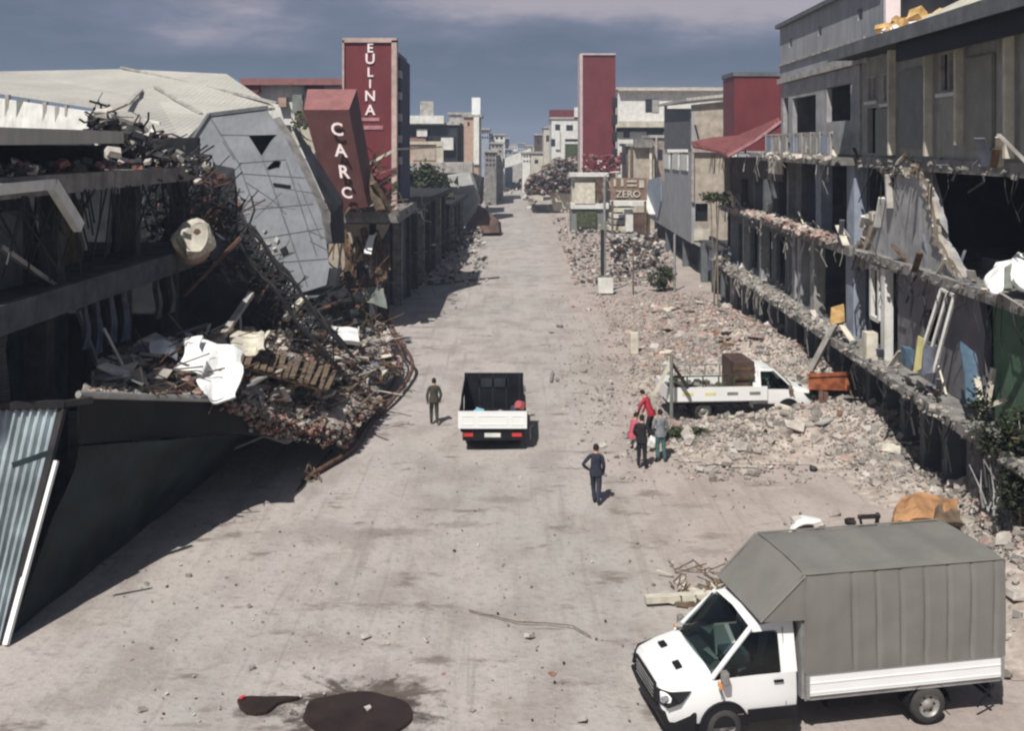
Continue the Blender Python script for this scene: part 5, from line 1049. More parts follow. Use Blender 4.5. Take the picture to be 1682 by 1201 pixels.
for i in range(46):
    X = g.uniform(-260, 300); Y = g.uniform(420, 900); 
    if abs(X) < 30: Y += 250
    w_ = g.uniform(12, 26); h_ = g.uniform(5, 10.2); t = thing('distant_house', 'one of the many low pale houses along the horizon', 'building', (X, Y, 0), 0, 'houses along the horizon')
    mb = MB(); mb.box(X-w_/2, X+w_/2, Y, Y+12, 0, h_); mb.build('wall', M[g.choice(['white','cream','concrete_light','bluegrey','beige'])], t)
    mb = MB(); mb.box(X-w_/2-.4, X+w_/2+.4, Y-.4, Y+12.4, h_+.001, h_+.5); mb.build('roof', M[g.choice(['redroof','concrete','concrete_light'])], t)
# ---------------------------------------------------------------- street furniture
def pole(px, pyb, pyt, r, label, mt='greysteel', extra=None, name='street_pole'):
    p = G(px, pyb); top = P(px, pyt, p.y); t = thing(name, label, 'pole', p); mb = MB(); mb.tube([p, top], r, 8); mb.build('mast', M[mt], t); return t, p, top
t, p, q = pole(993, 482, 290, .10, 'grey street pole with a white box at its foot on the right pavement')
mb = MB(); mb.box(p.x-.5, p.x+.55, p.y-.7, p.y-.1, .1, 1.15); mb.build('cabinet', M['white'], label='white utility cabinet standing at the foot of the street pole', cat='cabinet')
mb = MB(); mb.tube([q, q+V((.4,-.1,.3)), q+V((1.0,-.2,.35))], .05, 6); mb.build('arm', M['greysteel'], t); mb = MB(); mb.box(p.x-.28, p.x-.05, p.y-.15, p.y+.15, 1.3, 4.6); mb.build('dark_lower_casing', M['steel'], t)
pole(1108, 478, 384, .09, 'thin pale pole in front of the dark ground floor at right')
pole(1040, 484, 400, .06, 'thin tan pole among the rubble right of the white cabinet', 'wood')
t, p, q = pole(1103, 700, 585, .07, 'thin green grey post rising beside the people at the rubble', 'sage')
af = thing('a_frame', 'pale timber trestle legs leaning together behind the thin post', 'trestle', G(1100,690)+V((0,.7,0)))
mb = MB(); mb.bar(P(1102,595,40.6), P(1073,650,40.6), .12); mb.build('leg', M['plank'], af); mb = MB(); mb.bar(P(1103,596,40.8), P(1130,638,40.8), .12); mb.build('leg', M['steel'], af)
mb = MB(); mb.bar(P(1073,650,40.6), P(1071,690,40.7), .12); mb.build('leg', M['plank'], af)
pole(1253, 686, 640, .07, 'short pale post in the rubble in front of the parked truck', 'plank')
mb = MB(); p = G(1043,582); mb.box(p.x-.22, p.x+.18, p.y, p.y+.25, 0, 1.1); mb.build('stone_post', M['plank'], label='short pale upright post at the edge of the reddish rubble', cat='post', bevel=.03)
mb = MB(); p = G(905,628); mb.bar(p+V((0,0,.06)), p+V((.15,2.0,.05)), .12,.08); mb.build('curb_strip', M['greychunk'], label='small dark strip lying in the street right of the moving truck', cat='scrap')
mb = MB(); mb.bar(G(1060,985,.12), G(1170,978,.15), .22, .14); mb.build('plank', M['plank'], label='long cream plank on the ground behind the covered truck', cat='plank')
mb = MB(); mb.bar(G(1130,968,.1), G(1195,990,.25), .16, .1); mb.build('plank', M['plank'], label='second shorter plank crossing the long cream plank', cat='plank')
mb = MB(); mb.bar(G(1110,992,.05), G(1190,1000,.1), .1, .08); mb.build('plank', M['wood'], label='thin brown plank in front of the long cream plank', cat='plank')
tg = MB(); g = random.Random(91)
for k in range(60):
    a = G(g.uniform(1100,1200), g.uniform(925,1000), .05); tg.bar(a, a+V((g.uniform(-.5,.5), g.uniform(-.4,.4), g.uniform(0,.25))), .03, .03, g.randrange(2))
tg.build('twig_heap', [M['plank'], M['wood']], label='scattered twigs and slivers on the ground behind the covered truck', cat='twigs', kind='stuff')
crumple('plastic_sheet', [(1110,1030),(1165,1040),(1180,1010),(1140,1005)], 20.6, 21.6, M['concrete_light'], 'thin grey plastic sheet on the ground by the truck windscreen', 'plastic sheet', amp=.12)
cb = MB(); cb.tube([G(770,1003,.03),G(800,1010,.03),G(850,1022,.04),G(900,1024,.03),G(940,1028,.04),G(970,1046,.03)], .013, 5); cb.build('cable', M['wood'], label='thin dark cable curving over the street in front of the covered truck', cat='cable')
# orange skip
ok_ = thing('tipped_container', 'rusty orange open container tipped on the rubble by the right facade', 'container', G(1368,690,.6))
a = [P(1328,640,41.5),P(1398,642,40.8),P(1408,640,43.5),P(1335,636,44),P(1328,617,41.5),P(1392,614,40.8),P(1402,614,43.5),P(1340,614,44)]
mb = MB(); fs4 = [(0,1,5,4),(1,2,6,5),(2,3,7,6),(3,0,4,7),(0,3,2,1)]
mb.add(a, fs4); mb.add([p+(sum(a,V())/8-p)*.07 for p in a], [tuple(reversed(f)) for f in fs4]); mb.build('tub', M['orange'], ok_)
mb = MB(); [mb.bar(a[i], a[4+(i-4+1)%4], .12) for i in (4,5,6,7)]; mb.build('rim', M['orange'], ok_)
for x in (1348, 1356): mb = MB(); mb.bar(P(x,640,41.4), P(x+2,690,40.8), .16); mb.build('leg', M['rust'], ok_)
mb = MB(); mb.bar(P(1398,642,40.8), P(1410,675,40.6), .1); mb.build('chain_bar', M['wood'], ok_)
crumple('orange_cover', [(1466,858),(1568,854),(1562,816),(1484,810)], 28.2, 29.6, M['orangecloth'], 'dusty orange foam blanket heaped by the dark shop front', 'blanket', th=.25, amp=.3, bulge=.4)
crumple('brown_cover', [(1530,856),(1575,858),(1572,832),(1530,840)], 27.8, 28.8, M['wood'], 'dark brown cloth on the right end of the orange blanket', 'blanket', th=.15, amp=.25)
crumple('white_scrap', [(1295,866),(1345,868),(1340,850),(1300,848)], 29.6, 30.4, M['plastic_white'], 'crumpled white sheet on the ground just behind the truck cover', 'plastic sheet', amp=.28)
cr_ = MB(); cr_.bar(G(1410,850,.3), G(1445,848,.3), .1); cr_.bar(G(1440,862), G(1442,845,.4), .1); cr_.bar(G(1415,862), G(1412,848,.35), .06); cr_.build('broken_trestle', M['steel'], label='small dark broken metal trestle left of the orange blanket', cat='trestle')
M['darkleaf'] = mat('dark_leaves', (.035,.045,.02), var=.5, vs=4)
# foliage
def shrub(name, label, c, rx, ry, rz_, n, m_, seed, leaf=.12, stems=6, bare=False):
    g = random.Random(seed); t = thing(name, label, 'shrub', (c[0], c[1], 0)); mb = MB(); c = V(c)
    clumps = [c+V((g.gauss(0,.5)*rx, g.gauss(0,.5)*ry, g.uniform(-.8,.9)*rz_)) for _ in range(16)]
    for k in range(n):
        q = g.choice(clumps)+V((g.gauss(0,.22)*rx, g.gauss(0,.22)*ry, g.gauss(0,.2)*rz_))
        if q.z < .05: continue
        a = V((g.uniform(-1,1), g.uniform(-1,1), g.uniform(-.7,.7))).normalized()*leaf*g.uniform(.5,1.3); b_ = a.cross(V((g.uniform(-1,1), g.uniform(-1,1), 1))).normalized()*leaf*.45
        mb.add([q-a, q+b_, q+a, q-b_], [(0,1,2,3)])
    mb.build('foliage', m_, t)
    mb = MB()
    for k in range(stems):
        q = clumps[k%16]; mb.tube([V((c.x+g.uniform(-.2,.2), c.y+g.uniform(-.2,.2), 0)), (c+q)/2+V((0,0,-rz_*.3)), q], .05, 5, r2=.015)
    mb.build('stem', M['bark'], t); return t
shrub('shrub', 'small green shrub beside the thin pale pole at right', tuple(P(1088,455,78)), .75, .7, .7, 1700, M['leaf'], 1, .13)
shrub('tree', 'dark leafy bush standing against the shop front at the right edge', tuple(P(1676,748,26.4)), .6, 1.0, 1.2, 3300, M['darkleaf'], 2, .10)
shrub('tree', 'dark green tree by the blue shop on the far left', tuple(P(697,312,112)), 2.2, 2, 2.3, 2600, M['leaf'], 3, .35)
shrub('weed_clump', 'low olive weeds at the foot of the thin green grey post', tuple(G(1118,712,.35)), 1.0, .5, .22, 1500, M['leaf'], 4, .08, 3)
shrub('shrub', 'dull foliage poking out of the dark first floor at right', tuple(P(1177,325,66)), .8, .8, .3, 600, M['leaf'], 6, .15, 3)
tb_ = thing('fallen_branches', 'pale bare branches and roots tangled at the foot of the right edge bush', 'branches', G(1640,880)); g = random.Random(94)
mb = MB()
for k in range(46):
    a = P(g.uniform(1615,1680), g.uniform(760,850), g.uniform(26.5,28.2)); d = V((g.uniform(-.3,.6), g.uniform(-.3,.3), g.uniform(.2,1))).normalized()
    mb.tube([a, a+d*.5+V((g.uniform(-.1,.1),)*3), a+d*g.uniform(.8,1.5)], .05*g.uniform(.4,1), 5, r2=.012)
mb.build('branch', mat('pale_bark', (.36,.36,.35), var=.3), tb_)
# ---------------------------------------------------------------- vehicles (local: x forward, y left, z up, origin under the rear axle)
def wheel(parent, x, y, r=.34, w_=.23):
    s_ = 1 if y > 0 else -1; yo = y
    mb = MB(); prof = [(r*.62,-w_/2),(r*.9,-w_/2),(r,-w_*.32),(r,w_*.32),(r*.9,w_/2),(r*.62,w_/2)]; n = 28
    vs = []; 
    for k in range(n):
        a = 2*pi*k/n
        for (pr, py_) in prof: vs.append((x+pr*cos(a), yo+py_, r+pr*sin(a)))
    m_ = len(prof); fs = [(k*m_+i, k*m_+i+1, ((k+1)%n)*m_+i+1, ((k+1)%n)*m_+i) for k in range(n) for i in range(m_-1)]
    mb.add(vs, fs); wh = mb.build('wheel', M['rubber'], parent, local=True, smooth=True)
    mb = MB(); pr = [(r*.63,w_/2*.9),(r*.55,w_*.22),(r*.28,w_*.2),(r*.22,w_*.42),(0.001,w_*.42)]; vs = []
    for k in range(20):
        a = 2*pi*k/20
        for (q, d) in pr: vs.append((x+q*cos(a), yo+s_*d, r+q*sin(a)))
    m_ = len(pr); mb.add(vs, [(k*m_+i, k*m_+i+1, ((k+1)%20)*m_+i+1, ((k+1)%20)*m_+i) for k in range(20) for i in range(m_-1)])
    mb.build('rim', M['rim'], wh, local=True, smooth=True)
    mb = MB()
    for k in range(6):
        a = 2*pi*k/6; mb.tube([(x+r*.4*cos(a), yo+s_*w_*.18, r+r*.4*sin(a)), (x+r*.4*cos(a), yo+s_*w_*.235, r+r*.4*sin(a))], r*.07, 6)
    mb.build('wheel_slot', M['black'], wh, local=True)
    return wh
def cab(t, xo, hs=1.0, ws=1.0, paint='whitepaint', cut=0.0):
    """van cab; xo shifts it along x. Built for a nose at x = 5.08 and a rear wall at 2.6"""
    st = [(5.10,[(.70,.47),(.84,.70),(.80,.93),(.62,1.00),(0,1.04)]),
          (4.98,[(.90,.44),(.95,.72),(.90,.98),(.76,1.07),(0,1.12)]),
          (4.62,[(1.0,.42),(1.02,.78),(.98,1.09),(.83,1.18),(0,1.24)]),
          (4.20,[(1.0,.42),(1.03,.80),(1.0,1.17),(.87,1.27),(0,1.34)]),
          (3.86,[(1.0,.42),(1.03,.80),(1.01,1.20),(.86,1.60),(0,1.67)]),
          (3.42,[(1.0,.42),(1.03,.80),(1.01,1.21),(.82,1.97),(0,2.04)]),
          (3.10,[(1.0,.42),(1.03,.80),(1.01,1.21),(.81,2.05),(0,2.12)]),
          (2.60,[(1.0,.42),(1.03,.80),(1.01,1.21),(.81,2.06),(0,2.13)])]
    mb = MB(); rows = []
    for x, pr in st:
        r = [(x+xo, y*ws, z*hs) for y, z in pr[:-1]]+[(x+xo, pr[-1][0], pr[-1][1]*hs)]+[(x+xo, -y*ws, z*hs) for y, z in reversed(pr[:-1])]
        rows.append(r)
    n = len(rows[0]); mb.add([p for r in rows for p in r], [(i*n+j, (i+1)*n+j, (i+1)*n+j+1, i*n+j+1) for i in range(len(rows)-1) for j in range(n-1) if not ((i in (3,4) and j in (3,4)) or (i in (3,4,5,6) and j in (2,5)))]+[tuple(range(n)), tuple((len(rows)-1)*n+j for j in range(n))[::-1]]+[(i*n, i*n+n-1, (i+1)*n+n-1, (i+1)*n) for i in range(len(rows)-1)])
    body = mb.build('cab', M[paint], t, local=True, bevel=.035)
    body.modifiers['b'].angle_limit = R(25)
    for p in body.data.polygons: p.use_smooth = True
    for s_ in (1, -1):
        mb = MB(); mb.bar((4.22+xo, s_*.97*ws, 1.19*hs), (3.42+xo, s_*.835*ws, 1.985*hs), .085, .07); mb.build('pillar', M[paint], t, local=True, bevel=.02)
        mb = MB(); mb.plate([[(2.93+xo, s_*1.012*ws, 1.2*hs), (2.60+xo, s_*1.012*ws, 1.2*hs), (2.60+xo, s_*.812*ws, 2.055*hs), (2.93+xo, s_*.812*ws, 2.05*hs)]], (0, -s_*.03, 0)); mb.build('pillar', M[paint], t, local=True)
        mb = MB(); mb.plate([[(2.93+xo, s_*.845*ws, 1.90*hs), (2.93+xo, s_*.812*ws, 2.05*hs), (3.42+xo, s_*.822*ws, 1.98*hs), (3.46+xo, s_*.842*ws, 1.90*hs)]], (0, -s_*.02, 0)); mb.build('door_frame', M[paint], t, local=True)
        mb = MB(); mb.box(2.95+xo, 3.45+xo, s_*.48*ws-.24, s_*.48*ws+.24, .75*hs, .98*hs); mb.hexa([(2.82+xo, s_*.48*ws-.24, .9*hs), (3.0+xo, s_*.48*ws-.24, .9*hs), (3.0+xo, s_*.48*ws+.24, .9*hs), (2.82+xo, s_*.48*ws+.24, .9*hs), (2.70+xo, s_*.48*ws-.2, 1.6*hs), (2.82+xo, s_*.48*ws-.2, 1.6*hs), (2.82+xo, s_*.48*ws+.2, 1.6*hs), (2.70+xo, s_*.48*ws+.2, 1.6*hs)]); mb.build('seat', M['clothgrey'], t, local=True, bevel=.04)
    mb = MB(); mb.hexa([(4.15+xo,-.9*ws,.8*hs),(4.15+xo,.9*ws,.8*hs),(3.85+xo,.9*ws,.8*hs),(3.85+xo,-.9*ws,.8*hs),(4.14+xo,-.9*ws,1.22*hs),(4.14+xo,.9*ws,1.22*hs),(3.80+xo,.9*ws,1.17*hs),(3.80+xo,-.9*ws,1.17*hs)]); mb.build('dashboard', M['darkgrey'], t, local=True)
    mb = MB(); cc_ = V((3.66+xo, .48*ws, 1.16*hs)); ax_ = V((-.8,0,.6)).normalized(); e1_ = V((0,1,0)); e2_ = ax_.cross(e1_); mb.tube([cc_+e1_*.2*cos(2*pi*k/16)+e2_*.2*sin(2*pi*k/16) for k in range(17)], .018, 6); mb.build('steering_wheel', M['black'], t, local=True)
    mb = MB(); mb.plate([[(4.0+xo,.0,1.25*hs),(3.9+xo,.35,1.22*hs),(3.82+xo,.3,1.2*hs),(3.84+xo,-.15,1.2*hs)]], (0,0,.01)); mb.build('papers', M['white'], t, local=True)
    # windscreen: curved pane just proud of the body
    mb = MB(); rws = []
    for i in range(7):
        u = i/6; x = 4.17-(4.17-3.50)*u; zt = 1.375+(2.01-1.375)*u; hw = .86-.05*u
        rws.append([(x+xo+.01+.09*(1-v_*v_)*(1-u), hw*v_*(1-.10*(1-u)*(abs(v_) > .95))*ws, (zt-.062*v_*v_+.012-.02*(1-u)*(1-v_*v_))*hs) for v_ in [-1+2*k/8 for k in range(9)]])
    mb.grid(rws); mb.build('windscreen', M['clearglass'], t, local=True, smooth=True)
    for s_ in (1, -1):
        yy = lambda z: 1.01-(z-1.21)/(2.03-1.21)*.195+.014
        q = [(4.13,1.235),(2.92,1.235),(2.92,1.86),(3.02,1.90),(3.44,1.90),(3.62,1.76)]
        dn = MB(); L = [(x+xo, s_*yy(z)*ws, z*hs) for x, z in q]; dn.plate([L], (0, s_*.006, .002))
        gl = dn.build('side_window', M['clearglass'], t, local=True)
        if s_ == 1:
            mb = MB(); mb.chunk((3.75+xo, s_*(yy(1.4)+.03)*ws, 1.36*hs), .14, rg=random.Random(3)); 
        mb = MB()
        for (xa,za,xb,zb) in ((2.82,.55,2.82,1.95),(2.82,.55,3.75,.55),(4.05,.85,4.05,1.12)):
            mb.bar((xa+xo, s_*(1.036 if za < 1.2 else 1.03)*ws, za*hs), (xb+xo, s_*((1.036 if zb < 1.2 else .86))*ws, zb*hs), .012)
        mb.build('door_seam', M['greychunk'], t, local=True)
        mb = MB(); mb.box(2.88+xo, 3.06+xo, s_*1.03*ws, s_*1.06*ws, 1.06*hs, 1.10*hs); mb.build('door_handle', M['black'], t, local=True)
        mb = MB(); mb.box(3.97+xo, 4.10+xo, min(s_*1.08,s_*1.23)*ws, max(s_*1.08,s_*1.23)*ws, 1.16*hs, 1.40*hs); mb.bar((4.02+xo, s_*1.0*ws, 1.2*hs), (4.03+xo, s_*1.1*ws, 1.24*hs), .06); mr = mb.build('mirror', M['rim'], t, local=True, bevel=.03)
        mb = MB(); mb.box(4.12+xo, 4.15+xo, min(s_*1.1,s_*1.25)*ws, max(s_*1.1,s_*1.25)*ws, 1.13*hs, 1.21*hs); mb.build('indicator', M['amber'], mr, local=True)
        mb = MB(); q = [(5.045,.70),(5.11,.60),(5.0,1.0)]
        mb.hexa([(4.98+xo,s_*.58*ws,.82*hs),(4.72+xo,s_*1.0*ws,.86*hs),(4.70+xo,s_*.90*ws,.86*hs),(4.9+xo,s_*.58*ws,.82*hs),(5.07+xo,s_*.62*ws,1.0*hs),(4.60+xo,s_*1.01*ws,1.10*hs),(4.66+xo,s_*.85*ws,1.06*hs),(4.9+xo,s_*.6*ws,1.0*hs)])
        mb2 = MB(); mb2.plate([[(5.10+xo,s_*.62*ws,.96*hs),(5.115+xo,s_*.68*ws,.76*hs),(4.985+xo,s_*.965*ws,.75*hs),(4.78+xo,s_*1.02*ws,.84*hs),(4.60+xo,s_*1.005*ws,1.03*hs),(4.93+xo,s_*.90*ws,.995*hs)]], (.05, s_*.045, .012))
        hl = mb2.build('headlight', M['black'], t, local=True)
        mb = MB(); c_ = V((5.09+xo, s_*.90*ws, .87*hs)); mb.tube([c_-V((.08,s_*.03,0)), c_+V((.012,s_*.012,.0))], .055, 12); mb.build('headlight_lens', M['lamp'], hl, local=True)
        mb = MB(); mb.hexa([(4.72+xo,s_*.30*ws,1.205*hs),(4.60+xo,s_*.30*ws,1.22*hs),(4.60+xo,s_*.52*ws,1.21*hs),(4.72+xo,s_*.52*ws,1.195*hs),(4.72+xo,s_*.30*ws,1.235*hs),(4.60+xo,s_*.30*ws,1.26*hs),(4.60+xo,s_*.52*ws,1.245*hs),(4.72+xo,s_*.52*ws,1.22*hs)]); mb.build('bonnet_vent', M['black'], t, local=True)
    mb = MB(); mb.plate([[(5.10+xo,-.56*ws,1.01*hs),(5.11+xo,-.68*ws,.56*hs),(5.11+xo,.68*ws,.56*hs),(5.10+xo,.56*ws,1.01*hs)]], (.035,0,0)); gr_ = mb.build('grille', M['black'], t, local=True)
    mb = MB()
    for k in range(4): mb.box(5.137+xo, 5.15+xo, -.5*ws, .5*ws, (.72+.07*k)*hs, (.735+.07*k)*hs)
    mb.build('grille_bar', M['greysteel'], gr_, local=True)
    mb = MB(); mb.hexa([(5.0+xo,-.92*ws,.26),(5.0+xo,.92*ws,.26),(4.5+xo,1.03*ws,.28),(4.5+xo,-1.03*ws,.28),(5.19+xo,-.80*ws,.70),(5.19+xo,.80*ws,.70),(4.50+xo,1.055*ws,.66),(4.50+xo,-1.055*ws,.66)]); mb.build('bumper', M['black'], t, local=True, bevel=.05)
    for s_ in (1, -1):
        mb = MB(); mb.bar((3.55+xo, s_*1.0*ws, .50), (2.6+xo, s_*1.0*ws, .50), .10, .22); mb.build('sill_trim', M['black'], t, local=True)
        mb = MB(); n_ = 14
        c_ = 4.0+xo; pts = [(c_+.43*cos(pi*k/n_), s_*1.04*ws, .34+.43*sin(pi*k/n_)) for k in range(n_+1)]
        inn = [(c_+.02*cos(pi*k/n_), s_*1.04*ws, .2) for k in range(n_, -1, -1)]
        mb.plate([pts], (0, -s_*.32, 0)); mb.build('wheel_arch', M['black'], t, local=True)
        mb = MB(); mb.tube([(c_+.45*cos(pi*k/n_), s_*1.035*ws, .34+.45*sin(pi*k/n_)) for k in range(n_+1)], .025, 6); mb.build('arch_trim', M['black'], t, local=True)
def chassis(t, x0, x1):
    mb = MB(); mb.box(x0, x1, .32, .42, .48, .62); mb.box(x0, x1, -.42, -.32, .48, .62); mb.box(x0, x0+.08, -.9, .9, .45, .55); mb.box(-.06,.06,-.75,.75,.30,.42); mb.build('chassis_frame', M['black'], t, local=True)
    mb = MB(); mb.box(1.0, 1.9, .45, .8, .35, .62); mb.build('fuel_tank', M['black'], t, local=True)
    for s_ in (1, -1):
        mb = MB(); n_ = 12; mb.grid([[(.43*cos(pi*k/n_), s_*y, .34+.43*sin(pi*k/n_)) for k in range(n_+1)] for y in (.70, 1.04)]); o = mb.build('mudguard', M['black'], t, local=True)
# ---- covered truck in the foreground
hd = atan2(-.74, -3.93)
tk = thing('covered_truck', 'white light truck with a grey tarpaulin cover parked in the bottom right corner', 'truck', (7.51, 20.68, 0), hd)
cab(tk, 0)
for x in (0, 4.0):
    for s_ in (1, -1): wheel(tk, x, s_*.93)
chassis(tk, -1.35, 3.6)
xr, xf, hw = -1.50, 2.46, 1.07
for s_ in (1, -1):
    mb = MB(); mb.box(xr+.03, xf-.02, min(s_*1.04, s_*1.075), max(s_*1.04, s_*1.075), .76, 1.22)
    mb.box(xr+.06, xf-.05, min(s_*1.076, s_*1.086), max(s_*1.076, s_*1.086), .98, 1.0); mb.box(xr+.06, xf-.05, min(s_*1.076, s_*1.083), max(s_*1.076, s_*1.083), .80, .83)
    mb.build('side_board', M['whitepaint'], tk, local=True)
    for x in (xr, xf-.06): mb = MB(); mb.box(x, x+.06, min(s_*1.03,s_*1.10), max(s_*1.03,s_*1.10), .72, 1.26); mb.build('corner_post', M['greysteel'], tk, local=True)
mb = MB(); mb.box(xr, xf, -1.03, 1.03, .66, .755); mb.build('bed_floor', M['greysteel'], tk, local=True)
mb = MB(); mb.box(xr-.03, xr, -1.03, 1.03, .76, 1.22); mb.build('tailgate', M['whitepaint'], tk, local=True)
mb = MB(); mb.box(xf+.002, xf+.06, -1.02, 1.02, .7, 2.1); mb.build('headboard', M['greysteel'], tk, local=True)
# tarpaulin: side skins with soft folds, roof, sloped front wedge
def tarp_side(s_):
    rows = []
    for j in range(13):
        z = 1.16+(2.93-1.16)*j/12; r = []
        for i in range(161):
            x = xr-.02+(xf-xr+.04)*i/160; fold = (.06*max(0, sin(x*13.2+.2*sin(j*.25+x)))**10*(1-abs(j/12-.4)*1.25) if x < 1.75 else 0)+.02*noise.noise(V((x*2, z*2, s_)))
            r.append((x, s_*(hw+.035-(0 if j == 0 else fold)+.01*sin(j/12*pi)-.05*(j/12)**6), z))
        rows.append(r)
    mb = MB(); mb.grid(rows); mb.build('tarpaulin_side', M['tarp'], tk, local=True, smooth=True)
tarp_side(1); tarp_side(-1)
rows = []
for j in range(17):
    y = -hw+.015+(2*hw-.03)*j/16; r = []
    for i in range(33):
        x = xr-.02+(xf-xr+.04)*i/32; sag = -.045*abs(sin((x-xr)/(xf-xr)*pi*4))+.008*noise.noise(V((x*2,y*2,0)))
        r.append((x, y, 2.945+.055*(1-(y/hw)**2)**.5+sag*(1-(y/hw)**4)-.03*(abs(y/hw))**10))
    rows.append(r)
mb = MB(); mb.grid(rows); mb.build('tarpaulin_roof', M['tarp'], tk, local=True, smooth=True)
xw = 3.28; zb = 2.16
FT = []
for j in range(9):
    v_ = j/8; FT.append([(xf+.03+(xw-xf)*(1-v_)-.03*sin(v_*pi)+.012*noise.noise(V((u*3, v_*3, 7))), -hw+.03+(2*hw-.06)*(u+1)/2, zb+(2.95-zb)*v_+.04*(1-u*u)*v_) for u in [-1+2*k/12 for k in range(13)]])
mb = MB(); mb.grid(FT); mb.build('tarpaulin_front', M['tarp'], tk, local=True, smooth=True)
for s_ in (1, -1):
    mb = MB(); mb.plate([[(xf+.02, s_*(hw+.005), 2.93), (xw+.03, s_*(hw-.02), zb), (xf+.02, s_*(hw+.005), zb-.02)]], (0, -s_*.01, 0)); mb.build('tarpaulin_gusset', M['tarp'], tk, local=True)
    mb = MB(); mb.tube([(xf+.02, s_*(hw+.01), 2.94), (xw+.04, s_*(hw-.02), zb)], .022, 6); mb.tube([(xf+.02, s_*(hw+.015), 1.2), (xf+.02, s_*(hw+.015), 2.94)], .016, 6); mb.tube([(xf, s_*(hw-.01), 2.955), (xr, s_*(hw-.01), 2.955)], .018, 6); mb.build('tarpaulin_seam', M['tarp'], tk, local=True)
rows = [[(xr-.03-.012*abs(sin(y*5)), y, z) for y in [-hw+2*hw*k/24 for k in range(25)]] for z in (1.16,1.6,2.2,2.93)]
mb = MB(); mb.grid(rows); mb.build('tarpaulin_rear', M['tarp'], tk, local=True, smooth=True)
mb = MB(); mb.box(xw-.05, xw+.0, -1.0, 1.0, zb-.05, zb+.01); mb.build('fairing_rail', M['black'], tk, local=True)
mb = MB(); mb.bar((-1.0,1.0,.2),(-1.35,1.02,.62),.03); mb.bar((-1.3,1.0,.35),(-1.3,.2,.35),.05); mb.build('rear_bracket', M['black'], tk, local=True)
# ---- moving truck seen from behind
mt_ = thing('pickup_truck', 'white and black flatbed truck driving away up the middle of the street', 'truck', (-.68, 38.35, 0), pi/2)
cab(mt_, -1.0, .97, .98)
for x in (0, 3.0):
    for s_ in (1, -1): wheel(mt_, x, s_*.88, .33, .24)
wheel(mt_, 0, .66, .33, .2); wheel(mt_, 0, -.66, .33, .2)
chassis(mt_, -.95, 2.6)
mb = MB(); mb.box(-1.12, 1.55, -1.12, 1.12, .66, .78); mb.build('bed_floor', M['bedblack'], mt_, local=True)
mb = MB(); mb.box(-1.2, -1.14, -1.2, 1.2, .80, 1.40)
for a_, b__ in ((-1.1,-.66),(-.52,.52),(.66,1.1)):
    mb.box(-1.212, -1.2, a_, b__, .92, .96); mb.box(-1.212, -1.2, a_, b__, 1.22, 1.26); mb.box(-1.212,-1.2,a_,a_+.04,.96,1.22); mb.box(-1.212,-1.2,b__-.04,b__,.96,1.22)
mb.build('tailgate', M['whitepaint'], mt_, local=True)
for s_ in (1, -1):
    mb = MB(); mb.box(-1.13, 1.5, min(s_*1.13, s_*1.18), max(s_*1.13, s_*1.18), .78, 1.36); mb.build('side_board', M['bedblack'], mt_, local=True)
    mb = MB(); mb.hexa([(-1.0,s_*1.10,1.36),(1.5,s_*1.10,1.36),(1.5,s_*1.14,1.36),(-1.0,s_*1.14,1.36),(-.9,s_*1.06,1.92),(1.5,s_*1.04,2.1),(1.5,s_*1.08,2.1),(-.9,s_*1.1,1.92)]); mb.build('side_rack', M['bedblack'], mt_, local=True)
    mb = MB(); mb.box(-1.13, -1.05, s_*.85-.17, s_*.85+.17, .50, .62); mb.build('tail_light', M['redlamp'], mt_, local=True)
mb = MB(); mb.box(1.46, 1.58, -1.10, 1.10, .8, 2.16); mb.build('cab_guard', M['bedblack'], mt_, local=True)
mb = MB(); mb.box(1.42, 1.459, -.55, .55, 1.65, 1.98); mb.build('rear_window', M['pane'], mt_, local=True)
mb = MB(); [mb.box(1.42, 1.455, -1.0+.5*k, -.94+.5*k, .85, 2.12) for k in range(5)]; mb.build('guard_post', M['steel'], mt_, local=True)
mb = MB(); mb.box(-1.05, 1.45, -1.10, 1.10, .79, .86); mb.build('load_liner', M['black'], mt_, local=True)
mb = MB(); mb.box(-1.10, -1.04, -1.05, 1.05, .36, .68); mb.build('rear_bumper', M['black'], mt_, local=True)
mb = MB(); mb.box(-1.13, -1.105, -.28, .28, .48, .62); mb.build('number_plate', M['white'], mt_, local=True)
def inbed(p, s_, mt, lb, ct, sd, flat=.7):
    mb = MB(); gq = random.Random(sd)
    for k in range(5): mb.chunk(V(p)+V((gq.uniform(-.12,.12), gq.uniform(-.12,.12), gq.uniform(0,.12))), s_*gq.uniform(.6,1), flat=flat, rg=gq)
    mb.build(ct, M[mt], label=lb, cat=ct, bevel=.03)
M['pinkcloth'] = mat('pink_red_cloth', (.46,.11,.12), var=.25); M['skyblue'] = mat('sky_blue_plastic', (.22,.46,.56), var=.15)
inbed((.32,37.45,1.48), .5, 'pinkcloth', 'pink red bundle lying at the right rear corner of the moving truck bed', 'bundle', 1)
inbed((-1.18,37.55,1.18), .38, 'skyblue', 'light blue sack just behind the tailgate of the moving truck', 'sack', 2)
inbed((-.4,37.7,1.12), .35, 'concrete_light', 'greyish sack beside the light blue one in the moving truck', 'sack', 3)
inbed((.1,38.6,1.05), .4, 'navywall', 'dark blue bundle in the bed of the moving truck', 'bundle', 4)
